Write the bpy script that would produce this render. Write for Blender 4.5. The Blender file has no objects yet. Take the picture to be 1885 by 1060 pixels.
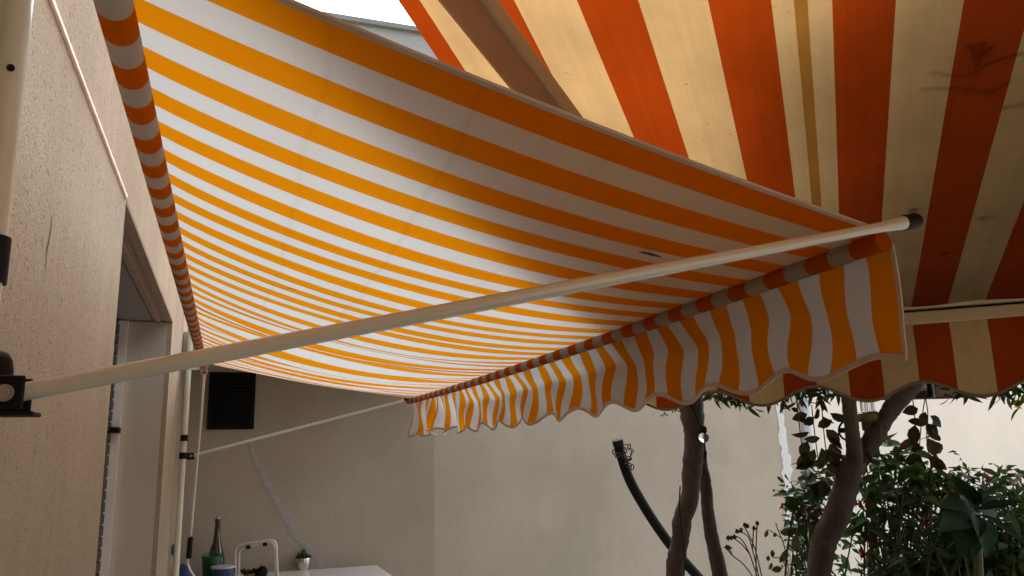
import bpy, math, random
from mathutils import Vector, Matrix, noise as NZ

# ------------------------------------------------------------------ camera, world, sun, exposure
SC = bpy.context.scene
COL = SC.collection
RX = Vector((0.94345, -0.33073, -0.02279)).normalized()
WY = Vector((0.32808, 0.92160, 0.20738)).normalized()
UP = RX.cross(WY).normalized()
RX = WY.cross(UP).normalized()
EYE = Vector((0.0, 0.0, 1.6))
FPX = 1460.6
cd = bpy.data.cameras.new('camera')
cam = bpy.data.objects.new('camera', cd)
COL.objects.link(cam)
m = Matrix((RX, UP, -WY)).transposed().to_4x4()
m.translation = EYE
cam.matrix_world = m
cd.sensor_width = 36.0
cd.lens = 36.0 * FPX / 1885.0
cd.clip_start = 0.02
cd.clip_end = 600.0
SC.camera = cam

SUN_DIR = Vector((-0.25, -0.60, -1.0)).normalized()      # the way the light travels
SUN_EL = math.asin(-SUN_DIR.z)
SUN_AZ = math.atan2(-SUN_DIR.x, -SUN_DIR.y)               # clockwise from +y
w = bpy.data.worlds.new('World')
SC.world = w
w.use_nodes = True
nt = w.node_tree
bg = nt.nodes['Background']
sky = nt.nodes.new('ShaderNodeTexSky')
sky.sky_type = 'NISHITA'
sky.sun_disc = False
sky.sun_elevation = SUN_EL
sky.sun_rotation = SUN_AZ
sky.air_density = 1.0
sky.dust_density = 4.0
sky.ozone_density = 0.6
hs = nt.nodes.new('ShaderNodeHueSaturation')
hs.inputs['Saturation'].default_value = 0.18
nt.links.new(sky.outputs[0], hs.inputs['Color'])
nt.links.new(hs.outputs[0], bg.inputs[0])
bg.inputs[1].default_value = 0.15
sl = bpy.data.lights.new('sun', 'SUN')
sl.energy = 0.55
sl.angle = math.radians(18)
sl.color = (1.0, 0.94, 0.85)
so = bpy.data.objects.new('sun', sl)
so.rotation_euler = SUN_DIR.to_track_quat('-Z', 'Y').to_euler()
COL.objects.link(so)
SC.view_settings.view_transform = 'Standard'
SC.view_settings.look = 'None'
SC.view_settings.gamma = 1.0
SC.view_settings.exposure = 1.76
SC.view_settings.use_curve_mapping = False
SC.render.engine = 'CYCLES'
SC.cycles.max_bounces = 10
SC.cycles.diffuse_bounces = 7
SC.cycles.transmission_bounces = 8
SC.cycles.glossy_bounces = 4
SC.cycles.transparent_max_bounces = 8
SC.cycles.use_denoising = True
SC.cycles.sample_clamp_indirect = 6.0

R = random.Random(11)


def at(px, py, x=None, y=None, z=None, d=None):
    """world point on the sight line through a pixel of the photograph, on a plane or at a depth"""
    v = RX * ((px - 942.5) / FPX) - UP * ((py - 530.0) / FPX) + WY
    if x is not None:
        t = (x - EYE.x) / v.x
    elif y is not None:
        t = (y - EYE.y) / v.y
    elif z is not None:
        t = (z - EYE.z) / v.z
    else:
        t = d
    return EYE + v * t


# ------------------------------------------------------------------ helpers
def tag(o, label=None, cat=None, group=None, kind=None):
    if label: o['label'] = label
    if cat: o['category'] = cat
    if group: o['group'] = group
    if kind: o['kind'] = kind
    return o


def thing(name, label, cat, loc=(0, 0, 0), group=None):
    o = bpy.data.objects.new(name, None)
    o.empty_display_size = 0.1
    COL.objects.link(o)
    o.location = loc
    return tag(o, label, cat, group)


def wloc(o):
    v = Vector((0, 0, 0))
    while o is not None:
        v += o.location
        o = o.parent
    return v


class MB:
    def __init__(s):
        s.v = []; s.f = []; s.uv = {}; s.mi = []; s.cur = 0

    def add(s, verts, faces, uvs=None):
        b = len(s.v)
        s.v += [tuple(p) for p in verts]
        for f in faces:
            s.f.append(tuple(b + i for i in f)); s.mi.append(s.cur)
        if uvs:
            for i, q in enumerate(uvs): s.uv[b + i] = q
        return s

    def box(s, lo, hi):
        x0, y0, z0 = lo; x1, y1, z1 = hi
        vs = [(x0, y0, z0), (x1, y0, z0), (x1, y1, z0), (x0, y1, z0), (x0, y0, z1), (x1, y0, z1), (x1, y1, z1), (x0, y1, z1)]
        return s.add(vs, [(0, 3, 2, 1), (4, 5, 6, 7), (0, 1, 5, 4), (1, 2, 6, 5), (2, 3, 7, 6), (3, 0, 4, 7)])

    def obox(s, c, ex, ey, ez):
        """box from a centre and three half-axis vectors"""
        c = Vector(c); ex = Vector(ex); ey = Vector(ey); ez = Vector(ez)
        vs = [c + ex * a + ey * b_ + ez * g for g in (-1, 1) for a, b_ in ((-1, -1), (1, -1), (1, 1), (-1, 1))]
        return s.add(vs, [(0, 3, 2, 1), (4, 5, 6, 7), (0, 1, 5, 4), (1, 2, 6, 5), (2, 3, 7, 6), (3, 0, 4, 7)])

    def tube(s, pts, rad, n=12, caps=True, uv=None):
        pts = [Vector(p) for p in pts]
        if not isinstance(rad, (list, tuple)): rad = [rad] * len(pts)
        t0 = (pts[1] - pts[0]).normalized()
        a = Vector((0, 0, 1)) if abs(t0.z) < 0.9 else Vector((1, 0, 0))
        nx = t0.cross(a).normalized()
        vs = []; us = []
        for i, p in enumerate(pts):
            t = (pts[min(i + 1, len(pts) - 1)] - pts[max(i - 1, 0)]).normalized()
            nx = (nx - t * nx.dot(t)).normalized()
            ny = t.cross(nx)
            for k in range(n):
                q = 2 * math.pi * k / n
                vs.append(p + (nx * math.cos(q) + ny * math.sin(q)) * rad[i])
                us.append((uv[i], k / n) if uv else (0, 0))
        fs = []
        for i in range(len(pts) - 1):
            for k in range(n):
                k2 = (k + 1) % n
                fs.append((i * n + k, i * n + k2, (i + 1) * n + k2, (i + 1) * n + k))
        if caps:
            fs.append(tuple(range(n - 1, -1, -1)))
            fs.append(tuple((len(pts) - 1) * n + k for k in range(n)))
        return s.add(vs, fs, us if uv else None)

    def lathe(s, c, prof, n=20):
        """prof: (radius, height) list about the vertical axis through c"""
        c = Vector(c); vs = []; fs = []
        for r, h in prof:
            for k in range(n):
                q = 2 * math.pi * k / n
                vs.append(c + Vector((r * math.cos(q), r * math.sin(q), h)))
        for i in range(len(prof) - 1):
            for k in range(n):
                k2 = (k + 1) % n
                fs.append((i * n + k, i * n + k2, (i + 1) * n + k2, (i + 1) * n + k))
        fs.append(tuple(range(n - 1, -1, -1)))
        fs.append(tuple((len(prof) - 1) * n + k for k in range(n)))
        return s.add(vs, fs)

    def grid(s, rows, uvs=None, close=False):
        h = len(rows); wd = len(rows[0])
        vs = [p for r_ in rows for p in r_]
        us = [p for r_ in uvs for p in r_] if uvs else None
        fs = [(i * wd + j, i * wd + j + 1, (i + 1) * wd + j + 1, (i + 1) * wd + j) for i in range(h - 1) for j in range(wd - 1)]
        return s.add(vs, fs, us)

    def build(s, name, mat, parent=None, smooth=False, origin=None, angle=40):
        if parent is not None:
            off = wloc(parent)
        elif origin is not None:
            off = Vector(origin)
        else:
            off = Vector((0, 0, 0))
        me = bpy.data.meshes.new(name)
        me.from_pydata([(p[0] - off.x, p[1] - off.y, p[2] - off.z) for p in s.v], [], s.f)
        mats = mat if isinstance(mat, (list, tuple)) else [mat]
        for q in mats: me.materials.append(q)
        if len(mats) > 1:
            me.polygons.foreach_set('material_index', s.mi)
        if s.uv:
            ul = me.uv_layers.new(name='stripe')
            for lp in me.loops:
                ul.data[lp.index].uv = s.uv.get(lp.vertex_index, (0, 0))
        if smooth:
            me.polygons.foreach_set('use_smooth', [True] * len(me.polygons))
            if angle: me.set_sharp_from_angle(angle=math.radians(angle))
        me.update()
        o = bpy.data.objects.new(name, me)
        COL.objects.link(o)
        if parent is not None:
            o.parent = parent
        else:
            o.location = off
        return o


def smoothpath(pts, n=6):
    """Catmull-Rom through points (Vectors or tuples of any length)"""
    P = [Vector(p) for p in pts]
    out = []
    for i in range(len(P) - 1):
        p0 = P[max(i - 1, 0)]; p1 = P[i]; p2 = P[i + 1]; p3 = P[min(i + 2, len(P) - 1)]
        for k in range(n):
            t = k / n
            out.append(0.5 * ((2 * p1) + (p2 - p0) * t + (2 * p0 - 5 * p1 + 4 * p2 - p3) * t * t + (3 * p1 - p0 - 3 * p2 + p3) * t ** 3))
    out.append(P[-1])
    return out


def bevel(o, wd=0.003, seg=2):
    b = o.modifiers.new('bevel', 'BEVEL')
    b.width = wd; b.segments = seg; b.limit_method = 'ANGLE'
    return o


# ------------------------------------------------------------------ materials
def newmat(name):
    mt = bpy.data.materials.new(name)
    mt.use_nodes = True
    n = mt.node_tree
    return mt, n, n.nodes['Principled BSDF'], n.nodes['Material Output']


def noise(n, scale, detail=4, rough=0.55, stretch=None, distort=0.0):
    tc = n.nodes.new('ShaderNodeTexCoord')
    src = tc.outputs['Object']
    if stretch:
        mp = n.nodes.new('ShaderNodeMapping')
        mp.inputs['Scale'].default_value = stretch
        n.links.new(src, mp.inputs[0]); src = mp.outputs[0]
    t = n.nodes.new('ShaderNodeTexNoise')
    t.inputs['Scale'].default_value = scale
    t.inputs['Detail'].default_value = detail
    t.inputs['Roughness'].default_value = rough
    t.inputs['Distortion'].default_value = distort
    n.links.new(src, t.inputs['Vector'])
    return t.outputs[0]


def ramp(n, fac, stops):
    r_ = n.nodes.new('ShaderNodeValToRGB')
    e = r_.color_ramp.elements
    while len(e) < len(stops): e.new(0.5)
    for q, (p, c) in zip(e, stops):
        q.position = p
        q.color = (*c, 1) if not isinstance(c, float) else (c, c, c, 1)
    n.links.new(fac, r_.inputs[0])
    return r_.outputs[0]


def bump(n, height, strength, dist, b=None):
    q = n.nodes.new('ShaderNodeBump')
    q.inputs['Strength'].default_value = strength
    q.inputs['Distance'].default_value = dist
    n.links.new(height, q.inputs['Height'])
    if b is not None: n.links.new(b, q.inputs['Normal'])
    return q.outputs[0]


def mixc(n, a, b, fac, mode='MIX'):
    q = n.nodes.new('ShaderNodeMix')
    q.data_type = 'RGBA'; q.blend_type = mode
    for sock, v in ((6, a), (7, b)):
        if isinstance(v, tuple): q.inputs[sock].default_value = (*v, 1)
        else: n.links.new(v, q.inputs[sock])
    if isinstance(fac, (int, float)): q.inputs[0].default_value = fac
    else: n.links.new(fac, q.inputs[0])
    return q.outputs[2]


def plain(name, col, rough=0.5, metal=0.0, var=0.12, scale=20, bumps=0.0, spec=0.5, coat=0.0):
    mt, n, p, o = newmat(name)
    f = noise(n, scale)
    c0 = tuple(max(0, c * (1 - var)) for c in col); c1 = tuple(min(1, c * (1 + var)) for c in col)
    n.links.new(ramp(n, f, [(0.3, c0), (0.7, c1)]), p.inputs['Base Color'])
    p.inputs['Roughness'].default_value = rough
    p.inputs['Metallic'].default_value = metal
    p.inputs['Specular IOR Level'].default_value = spec
    p.inputs['Coat Weight'].default_value = coat
    if bumps:
        n.links.new(bump(n, noise(n, scale * 6, 5), bumps, 0.004), p.inputs['Normal'])
    return mt


def stucco(name, col, coarse=1.0, var=0.16):
    mt, n, p, o = newmat(name)
    big = noise(n, 1.1, 5, 0.6)
    c0 = tuple(c * (1 - var) for c in col); c1 = tuple(min(1, c * (1 + var * 0.7)) for c in col)
    base = ramp(n, big, [(0.3, c0), (0.72, c1)])
    streak = noise(n, 9, 5, 0.7, stretch=(1, 1, 0.3))
    base = mixc(n, base, ramp(n, streak, [(0.33, 0.84), (0.65, 1.0)]), 0.55 * coarse, 'MULTIPLY')
    worm = noise(n, 88, 3, 0.62, stretch=(1, 1, 0.72), distort=1.3)
    grain = noise(n, 210, 3, 0.7, distort=0.6)
    pits = ramp(n, worm, [(0.29, 0.0), (0.37, 0.8), (0.6, 1.0)])
    base = mixc(n, base, ramp(n, pits, [(0.0, (0.60, 0.50, 0.40)), (0.8, 1.0)]), 0.5 * min(coarse, 1), 'MULTIPLY')
    base = mixc(n, base, ramp(n, grain, [(0.33, (0.78, 0.72, 0.66)), (0.5, 1.0)]), 0.6 * min(coarse, 1), 'MULTIPLY')
    n.links.new(base, p.inputs['Base Color'])
    p.inputs['Roughness'].default_value = 0.92
    p.inputs['Specular IOR Level'].default_value = 0.2
    b1 = bump(n, grain, 0.7 * coarse, 0.002)
    b2 = bump(n, pits, 0.75 * coarse, 0.0035, b1)
    b3 = bump(n, streak, 0.3, 0.006, b2)
    n.links.new(b3, p.inputs['Normal'])
    return mt


def fabric(name, ca, cb, trans=0.5, dirt=0.1, ta=None, tb=None, weave=900.0, creases=()):
    """striped awning cloth: u of the 'stripe' map counts stripes; light passes through it"""
    mt, n, p, o = newmat(name)
    n.nodes.remove(p)
    uv = n.nodes.new('ShaderNodeUVMap'); uv.uv_map = 'stripe'
    sx = n.nodes.new('ShaderNodeSeparateXYZ'); n.links.new(uv.outputs[0], sx.inputs[0])
    h = n.nodes.new('ShaderNodeMath'); h.operation = 'MULTIPLY'; h.inputs[1].default_value = 0.5
    n.links.new(sx.outputs[0], h.inputs[0])
    fr = n.nodes.new('ShaderNodeMath'); fr.operation = 'FRACT'; n.links.new(h.outputs[0], fr.inputs[0])
    lt = n.nodes.new('ShaderNodeMath'); lt.operation = 'LESS_THAN'; lt.inputs[1].default_value = 0.5
    n.links.new(fr.outputs[0], lt.inputs[0])
    mott = ramp(n, noise(n, 4.5, 6, 0.65), [(0.25, 1.0 - dirt), (0.65, 1.0)])
    fine = ramp(n, noise(n, weave * 0.35, 2, 0.7), [(0.3, 0.93), (0.7, 1.0)])
    spots = ramp(n, noise(n, 38, 2, 0.5), [(0.235, 1.0 - dirt * 1.5), (0.27, 1.0)])
    dd = mixc(n, mixc(n, mott, fine, 1.0, 'MULTIPLY'), spots, 1.0, 'MULTIPLY')
    mp = n.nodes.new('ShaderNodeMapping'); mp.inputs['Scale'].default_value = (5.0, 3.5, 1.0)
    n.links.new(uv.outputs[0], mp.inputs[0])
    tx = n.nodes.new('ShaderNodeTexNoise'); tx.inputs['Scale'].default_value = 1.0; tx.inputs['Detail'].default_value = 6; tx.inputs['Roughness'].default_value = 0.7
    n.links.new(mp.outputs[0], tx.inputs['Vector'])
    dd = mixc(n, dd, ramp(n, tx.outputs[0], [(0.3, 1.0 - dirt * 0.5), (0.6, 1.0)]), 1.0, 'MULTIPLY')
    wob_ = noise(n, 2.5, 3)
    for cv, dk in creases:                      # fold creases across the stripes, their faint shading painted as dark lines
        a1 = n.nodes.new('ShaderNodeMath'); a1.operation = 'MULTIPLY_ADD'; a1.inputs[1].default_value = 0.06
        n.links.new(wob_, a1.inputs[0]); n.links.new(sx.outputs[1], a1.inputs[2])
        a2 = n.nodes.new('ShaderNodeMath'); a2.operation = 'SUBTRACT'; a2.inputs[1].default_value = cv + 0.03
        n.links.new(a1.outputs[0], a2.inputs[0])
        a3 = n.nodes.new('ShaderNodeMath'); a3.operation = 'ABSOLUTE'; n.links.new(a2.outputs[0], a3.inputs[0])
        dd = mixc(n, dd, ramp(n, a3.outputs[0], [(0.0, 1.0 - dk), (0.007, 1.0)]), 1.0, 'MULTIPLY')
    dif = mixc(n, mixc(n, cb, ca, lt.outputs[0]), dd, 1.0, 'MULTIPLY')
    trc = mixc(n, mixc(n, tb or cb, ta or ca, lt.outputs[0]), dd, 1.0, 'MULTIPLY')
    D = n.nodes.new('ShaderNodeBsdfDiffuse'); T = n.nodes.new('ShaderNodeBsdfTranslucent')
    n.links.new(dif, D.inputs[0]); n.links.new(trc, T.inputs[0])
    nb = bump(n, noise(n, weave, 2, 0.6), 0.12, 0.0006)
    n.links.new(nb, D.inputs['Normal'])
    mx = n.nodes.new('ShaderNodeMixShader'); mx.inputs[0].default_value = trans
    n.links.new(D.outputs[0], mx.inputs[1]); n.links.new(T.outputs[0], mx.inputs[2])
    n.links.new(mx.outputs[0], o.inputs[0])
    return mt


def leafmat(name, c0, c1, gloss=0.5, trans=0.35):
    mt, n, p, o = newmat(name)
    oi = n.nodes.new('ShaderNodeObjectInfo')
    gi = n.nodes.new('ShaderNodeNewGeometry')
    ad = n.nodes.new('ShaderNodeMath'); ad.operation = 'ADD'
    n.links.new(oi.outputs['Random'], ad.inputs[0]); n.links.new(gi.outputs['Random Per Island'], ad.inputs[1])
    fr = n.nodes.new('ShaderNodeMath'); fr.operation = 'FRACT'; n.links.new(ad.outputs[0], fr.inputs[0])
    c = ramp(n, fr.outputs[0], [(0.0, c0), (1.0, c1)])
    c = mixc(n, c, ramp(n, noise(n, 60, 3), [(0.3, 0.75), (0.7, 1.0)]), 1.0, 'MULTIPLY')
    n.links.new(c, p.inputs['Base Color'])
    p.inputs['Roughness'].default_value = gloss
    p.inputs['Specular IOR Level'].default_value = 0.15
    T = n.nodes.new('ShaderNodeBsdfTranslucent'); n.links.new(c, T.inputs[0])
    mx = n.nodes.new('ShaderNodeMixShader'); mx.inputs[0].default_value = trans
    n.links.new(p.outputs[0], mx.inputs[1]); n.links.new(T.outputs[0], mx.inputs[2])
    n.links.new(mx.outputs[0], o.inputs[0])
    return mt


def barkmat(name, c0, c1):
    mt, n, p, o = newmat(name)
    a = noise(n, 9, 6, 0.65, stretch=(1, 1, 0.25)); b = noise(n, 45, 4, 0.6, stretch=(1, 1, 0.4))
    c = ramp(n, a, [(0.3, c0), (0.7, c1)])
    c = mixc(n, c, ramp(n, b, [(0.3, 0.6), (0.6, 1.0)]), 0.8, 'MULTIPLY')
    n.links.new(c, p.inputs['Base Color'])
    p.inputs['Roughness'].default_value = 0.85
    n.links.new(bump(n, b, 0.6, 0.006, bump(n, a, 0.6, 0.015)), p.inputs['Normal'])
    return mt


def glassmat(name, col, rough=0.03):
    mt, n, p, o = newmat(name)
    n.links.new(ramp(n, noise(n, 8), [(0.3, tuple(c * 0.9 for c in col)), (0.7, col)]), p.inputs['Base Color'])
    p.inputs['Transmission Weight'].default_value = 1.0
    p.inputs['Roughness'].default_value = rough
    p.inputs['IOR'].default_value = 1.45
    return mt


M = {}
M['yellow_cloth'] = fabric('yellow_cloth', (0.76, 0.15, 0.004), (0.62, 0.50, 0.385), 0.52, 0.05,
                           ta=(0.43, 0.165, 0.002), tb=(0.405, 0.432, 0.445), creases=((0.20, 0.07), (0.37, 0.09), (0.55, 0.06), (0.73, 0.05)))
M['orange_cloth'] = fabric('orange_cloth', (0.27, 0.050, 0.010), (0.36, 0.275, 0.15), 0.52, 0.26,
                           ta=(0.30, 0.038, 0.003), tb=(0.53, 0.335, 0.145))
M['seam_cloth'] = fabric('seam_cloth', (0.40, 0.25, 0.09), (0.40, 0.25, 0.09), 0.7, 0.15, ta=(0.85, 0.58, 0.22), tb=(0.85, 0.58, 0.22))
M['binding'] = plain('binding', (0.52, 0.44, 0.36), 0.8, var=0.08)
M['dark_binding'] = plain('dark_binding', (0.22, 0.16, 0.10), 0.85, var=0.1)
M['cream_metal'] = plain('cream_metal', (0.62, 0.63, 0.53), 0.2, var=0.05, scale=6, coat=0.6)
M['orange_frame'] = plain('orange_frame', (0.60, 0.50, 0.33), 0.4, var=0.07, scale=8)
M['shaded_frame'] = plain('shaded_frame', (0.33, 0.265, 0.15), 0.45, var=0.08, scale=8)  # cream frame paint with the shade under the cloth put into its colour
M['black_plastic'] = plain('black_plastic', (0.007, 0.007, 0.008), 0.6, var=0.2, spec=0.18)
M['steel'] = plain('steel', (0.55, 0.54, 0.52), 0.28, 1.0, var=0.1)
M['near_stucco'] = stucco('near_stucco', (0.42, 0.35, 0.262), 1.15)
M['back_stucco'] = stucco('back_stucco', (0.45, 0.405, 0.335), 0.5, 0.15)
M['white_stucco'] = stucco('white_stucco', (0.82, 0.765, 0.68), 0.4, 0.06)
M['reveal'] = stucco('reveal', (0.58, 0.54, 0.475), 0.35, 0.08)
M['patch'] = plain('patch', (0.66, 0.66, 0.68), 0.9, var=0.08, scale=30, bumps=0.3)
M['grey_patch'] = plain('grey_patch', (0.40, 0.385, 0.37), 0.9, var=0.12, scale=30, bumps=0.3)  # duller, greyer filler tone for the left repair
M['white_paint'] = plain('white_paint', (0.86, 0.86, 0.86), 0.5, var=0.05)
M['grey_paint'] = plain('grey_paint', (0.33, 0.34, 0.33), 0.6, var=0.06)
M['eave_grey'] = plain('eave_grey', (0.2, 0.21, 0.2), 0.6, var=0.06)
M['soffit'] = plain('soffit', (0.36, 0.33, 0.29), 0.7, var=0.1, scale=12, bumps=0.15)
M['blue_grey'] = plain('blue_grey', (0.46, 0.50, 0.55), 0.5, var=0.06)
M['dark_shutter'] = plain('dark_shutter', (0.02, 0.018, 0.016), 0.5, var=0.2)
M['vent_black'] = plain('vent_black', (0.006, 0.006, 0.006), 0.7, var=0.2, spec=0.2)
M['dark_wood'] = plain('dark_wood', (0.03, 0.03, 0.026), 0.85, var=0.3, scale=14, bumps=0.2, spec=0.2)
M['brown_wood'] = plain('brown_wood', (0.16, 0.09, 0.04), 0.6, var=0.25, scale=14, bumps=0.2)
M['ground'] = plain('ground', (0.25, 0.215, 0.18), 0.9, var=0.3, scale=2, bumps=0.4)
M['white_enamel'] = plain('white_enamel', (0.74, 0.73, 0.72), 0.25, var=0.03)
M['bottle_glass'] = plain('bottle_glass', (0.022, 0.012, 0.008), 0.06, var=0.2, coat=0.5)
M['green_plastic'] = plain('green_plastic', (0.006, 0.075, 0.014), 0.35, var=0.2)
M['blue_glaze'] = plain('blue_glaze', (0.03, 0.06, 0.13), 0.2, var=0.2)
M['pale_rim'] = plain('pale_rim', (0.45, 0.50, 0.60), 0.4, var=0.1)
M['tin'] = plain('tin', (0.62, 0.62, 0.58), 0.16, 1.0, var=0.1)
M['cactus'] = plain('cactus', (0.02, 0.05, 0.015), 0.6, var=0.3, scale=60, bumps=0.4)
M['olive_glaze'] = plain('olive_glaze', (0.20, 0.17, 0.03), 0.4, var=0.25)
M['terracotta'] = plain('terracotta', (0.16, 0.08, 0.045), 0.8, var=0.25)
M['clear_glass'] = glassmat('clear_glass', (0.93, 0.95, 0.95))
M['bark'] = barkmat('bark', (0.05, 0.038, 0.028), (0.11, 0.085, 0.062))
M['bark_brown'] = barkmat('bark_brown', (0.045, 0.033, 0.024), (0.105, 0.075, 0.052))
M['stem'] = plain('stem', (0.05, 0.04, 0.025), 0.8, var=0.3)
M['green_stem'] = plain('green_stem', (0.05, 0.07, 0.025), 0.6, var=0.3)
M['leaf_dark'] = leafmat('leaf_dark', (0.022, 0.05, 0.015), (0.055, 0.105, 0.025))
M['leaf_olive'] = leafmat('leaf_olive', (0.025, 0.035, 0.012), (0.06, 0.07, 0.022), 0.45)
M['leaf_vine'] = leafmat('leaf_vine', (0.028, 0.04, 0.012), (0.065, 0.04, 0.014), 0.5, 0.35)
M['leaf_broad'] = leafmat('leaf_broad', (0.008, 0.026, 0.006), (0.02, 0.055, 0.012), 0.7, 0.2)
M['leaf_bright'] = leafmat('leaf_bright', (0.05, 0.12, 0.02), (0.10, 0.2, 0.03), 0.4, 0.4)
M['leaf_dry'] = leafmat('leaf_dry', (0.07, 0.03, 0.015), (0.14, 0.05, 0.02), 0.7, 0.3)
M['red_petal'] = leafmat('red_petal', (0.42, 0.01, 0.012), (0.6, 0.02, 0.02), 0.45, 0.4)
M['yellow_petal'] = leafmat('yellow_petal', (0.75, 0.33, 0.02), (0.8, 0.45, 0.05), 0.5, 0.4)
M['seed'] = plain('seed', (0.02, 0.016, 0.012), 0.8, var=0.3)
M['crack'] = plain('crack', (0.04, 0.025, 0.015), 0.95, var=0.3)

# ------------------------------------------------------------------ ground
g = MB()
N = 24
for i in range(1):
    g.add([(-150, -150, 0), (150, -150, 0), (150, 150, 0), (-150, 150, 0)], [(0, 1, 2, 3)])
tag(g.build('ground', M['ground']), 'bare brown garden ground', None, None, 'structure')

# ------------------------------------------------------------------ the house on the left
WX = -0.28                       # face of the house wall
YN, YF, ZL = 2.18, 4.09, 2.275   # window opening
YE = 5.9                         # far corner, against the back building
HT = 4.2
house = thing('house', 'beige stucco house wall with a deep window recess, close by on the left', 'house', (WX, 2.0, 0))
b = MB()
b.box((WX - 0.5, -1.6, 0), (WX, YN, HT))
b.box((WX - 0.5, YF, 0), (WX, YE, HT))
b.box((WX - 0.5, YN, ZL), (WX, YF, HT))
# weld seams by sharing planes only edge to edge
b.build('wall', M['near_stucco'], house)
# wing behind the viewer that carries the orange awning
A2 = Vector((0.6534, 0.757, 0)).normalized()     # outward from that wing
T2 = Vector((0.757, -0.6534, 0)).normalized()    # along it, to the right
OB = Vector((2.042, 1.784, 2.016))               # a point on the awning's front bar
def oa(s, t, z): return Vector((OB.x, OB.y, 0)) - A2 * s + T2 * t + Vector((0, 0, z))
wing = MB()
c = oa(3.2, 1.2, 1.8)
wing.obox(c + Vector((0, 0, 1.4)), A2 * 0.2, T2 * 2.6, Vector((0, 0, 3.2)))
wing.build('wing_wall', M['near_stucco'], house)
# white strip that runs along the wall at lintel height
st = MB()
pts = []
yy = 0.2
rr = random.Random(4)
rows = []
while yy < YN - 0.004:
    zz = ZL + 0.002
    h0 = 0.0066 + rr.uniform(-0.0012, 0.0012)
    rows.append([(WX + 0.0005, yy, zz - h0), (WX + 0.0045, yy, zz - h0 * 0.6), (WX + 0.0045, yy, zz + h0 * 0.6), (WX + 0.0005, yy, zz + h0)])
    yy += 0.012
st.grid(rows)
st.build('white_strip', M['white_paint'], house)
# soffit of the window recess: outer moulding, slot, shutter box cover
sf = MB()
sf.box((WX - 0.03, YN + 0.002, ZL - 0.006), (WX - 0.001, YF - 0.002, ZL + 0.05))
sf.box((WX - 0.055, YN + 0.002, ZL - 0.002), (WX - 0.03, YF - 0.002, ZL + 0.05))
sf.box((WX - 0.077, YN + 0.002, ZL - 0.010), (WX - 0.055, YF - 0.002, ZL + 0.05))
sf.build('lintel_moulding', M['soffit'], house)
sf = MB()
sf.box((WX - 0.25, YN + 0.002, ZL - 0.004), (WX - 0.087, YF - 0.002, ZL + 0.05))
sf.build('shutter_box_cover', M['grey_paint'], house)
sf = MB()
sf.box((WX - 0.087, YN + 0.002, ZL + 0.03), (WX - 0.077, YF - 0.002, ZL + 0.05))
sf.build('shutter_slot', M['black_plastic'], house)
# far jamb trim and the dark shutter seen edge on
rv = MB()
rv.box((WX - 0.189, YF - 0.006, 0), (WX - 0.022, YF - 0.001, ZL - 0.012))
rv.build('window_reveal', M['reveal'], house)
wf = MB()
wf.box((WX - 0.235, YF - 0.03, 0), (WX - 0.19, YF - 0.002, ZL - 0.012))
wf.build('window_frame', M['white_paint'], house)
sh = MB()
sh.box((WX - 0.27, YN + 0.01, 0), (WX - 0.232, YF - 0.01, ZL - 0.006))
shutter = sh.build('roller_shutter', M['dark_shutter'], house)
z = 0.9
slat0 = None
while z < ZL - 0.03:
    s_ = MB(); s_.box((WX - 0.232, YN + 0.02, z), (WX - 0.224, YF - 0.035, z + 0.040))
    s_.build('slat', M['dark_shutter'], shutter)
    z += 0.05
lt = MB()
p = at(211, 791, x=WX - 0.20)
lt.box((WX - 0.245, YF - 0.12, p.z - 0.012), (WX - 0.185, YF - 0.0305, p.z + 0.012))
lt.build('latch', M['black_plastic'], house)
# hairline crack
ck = MB()
pp = [(95, 392), (93, 420), (90, 440), (86, 455), (85, 470), (83, 500), (80, 520)]
wd = [0.5, 2.2, 1.6, 2.0, 1.2, 0.8, 0.3]
rows = []
for (a_, b_), q in zip(pp, wd):
    c_ = at(a_, b_, x=WX)
    hw = q * 0.0013
    rows.append([(WX + 0.0012, c_.y - hw, c_.z), (WX + 0.0012, c_.y + hw, c_.z)])
ck.grid(rows)
ck.build('crack', M['crack'], house)

# ------------------------------------------------------------------ back building
bb = thing('back_building', 'tall beige building closing the yard behind the yellow awning, with patched cracks', 'building', (1.5, 6.0, 0))
CA = Vector((1.456, 5.9, 0)); CB = Vector((5.364, 6.6, 0))
b = MB()
b.box((-0.9, YE + 0.003, 0), (CA.x, YE + 0.5, 3.0))
b.build('wall', M['back_stucco'], bb)
dB = (CB - CA).normalized(); nB = Vector((-dB.y, dB.x, 0))
b = MB()
L = (CB - CA).length
CA2 = CA + Vector((0, 0.003, 0))
cc = CA2 + dB * (L / 2) + nB * 0.25 + Vector((0, 0, 1.5))
b.obox(cc, dB * (L / 2 + 0.003), nB * 0.25, Vector((0, 0, 1.5)))
b.build('wall', M['back_stucco'], bb)
e = MB()
e.box((WX + 0.003, 4.99, 2.22), (CA.x - 0.02, YE, 2.36))
e.build('shade_slab', M['back_stucco'], bb)  # unseen slab, added to keep sky light off the corner wall
GY = 13.0
gl = at(640, 30, y=GY); gr = at(760, 45, y=GY)
gz = (gl.z + gr.z) / 2
gb_ = thing('distant_building', 'grey flat roofed building just showing between the two awnings', 'building', (3.0, GY + 1.5, 0))
e = MB(); e.box((-3.0, GY + 0.1, 0), (9.0, GY + 5, gz - 0.09)); e.build('wall', M['grey_paint'], gb_)
e = MB(); e.box((-3.1, GY, gz - 0.09), (9.1, GY + 5.1, gz)); e.build('roof_edge', M['eave_grey'], gb_)
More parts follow.
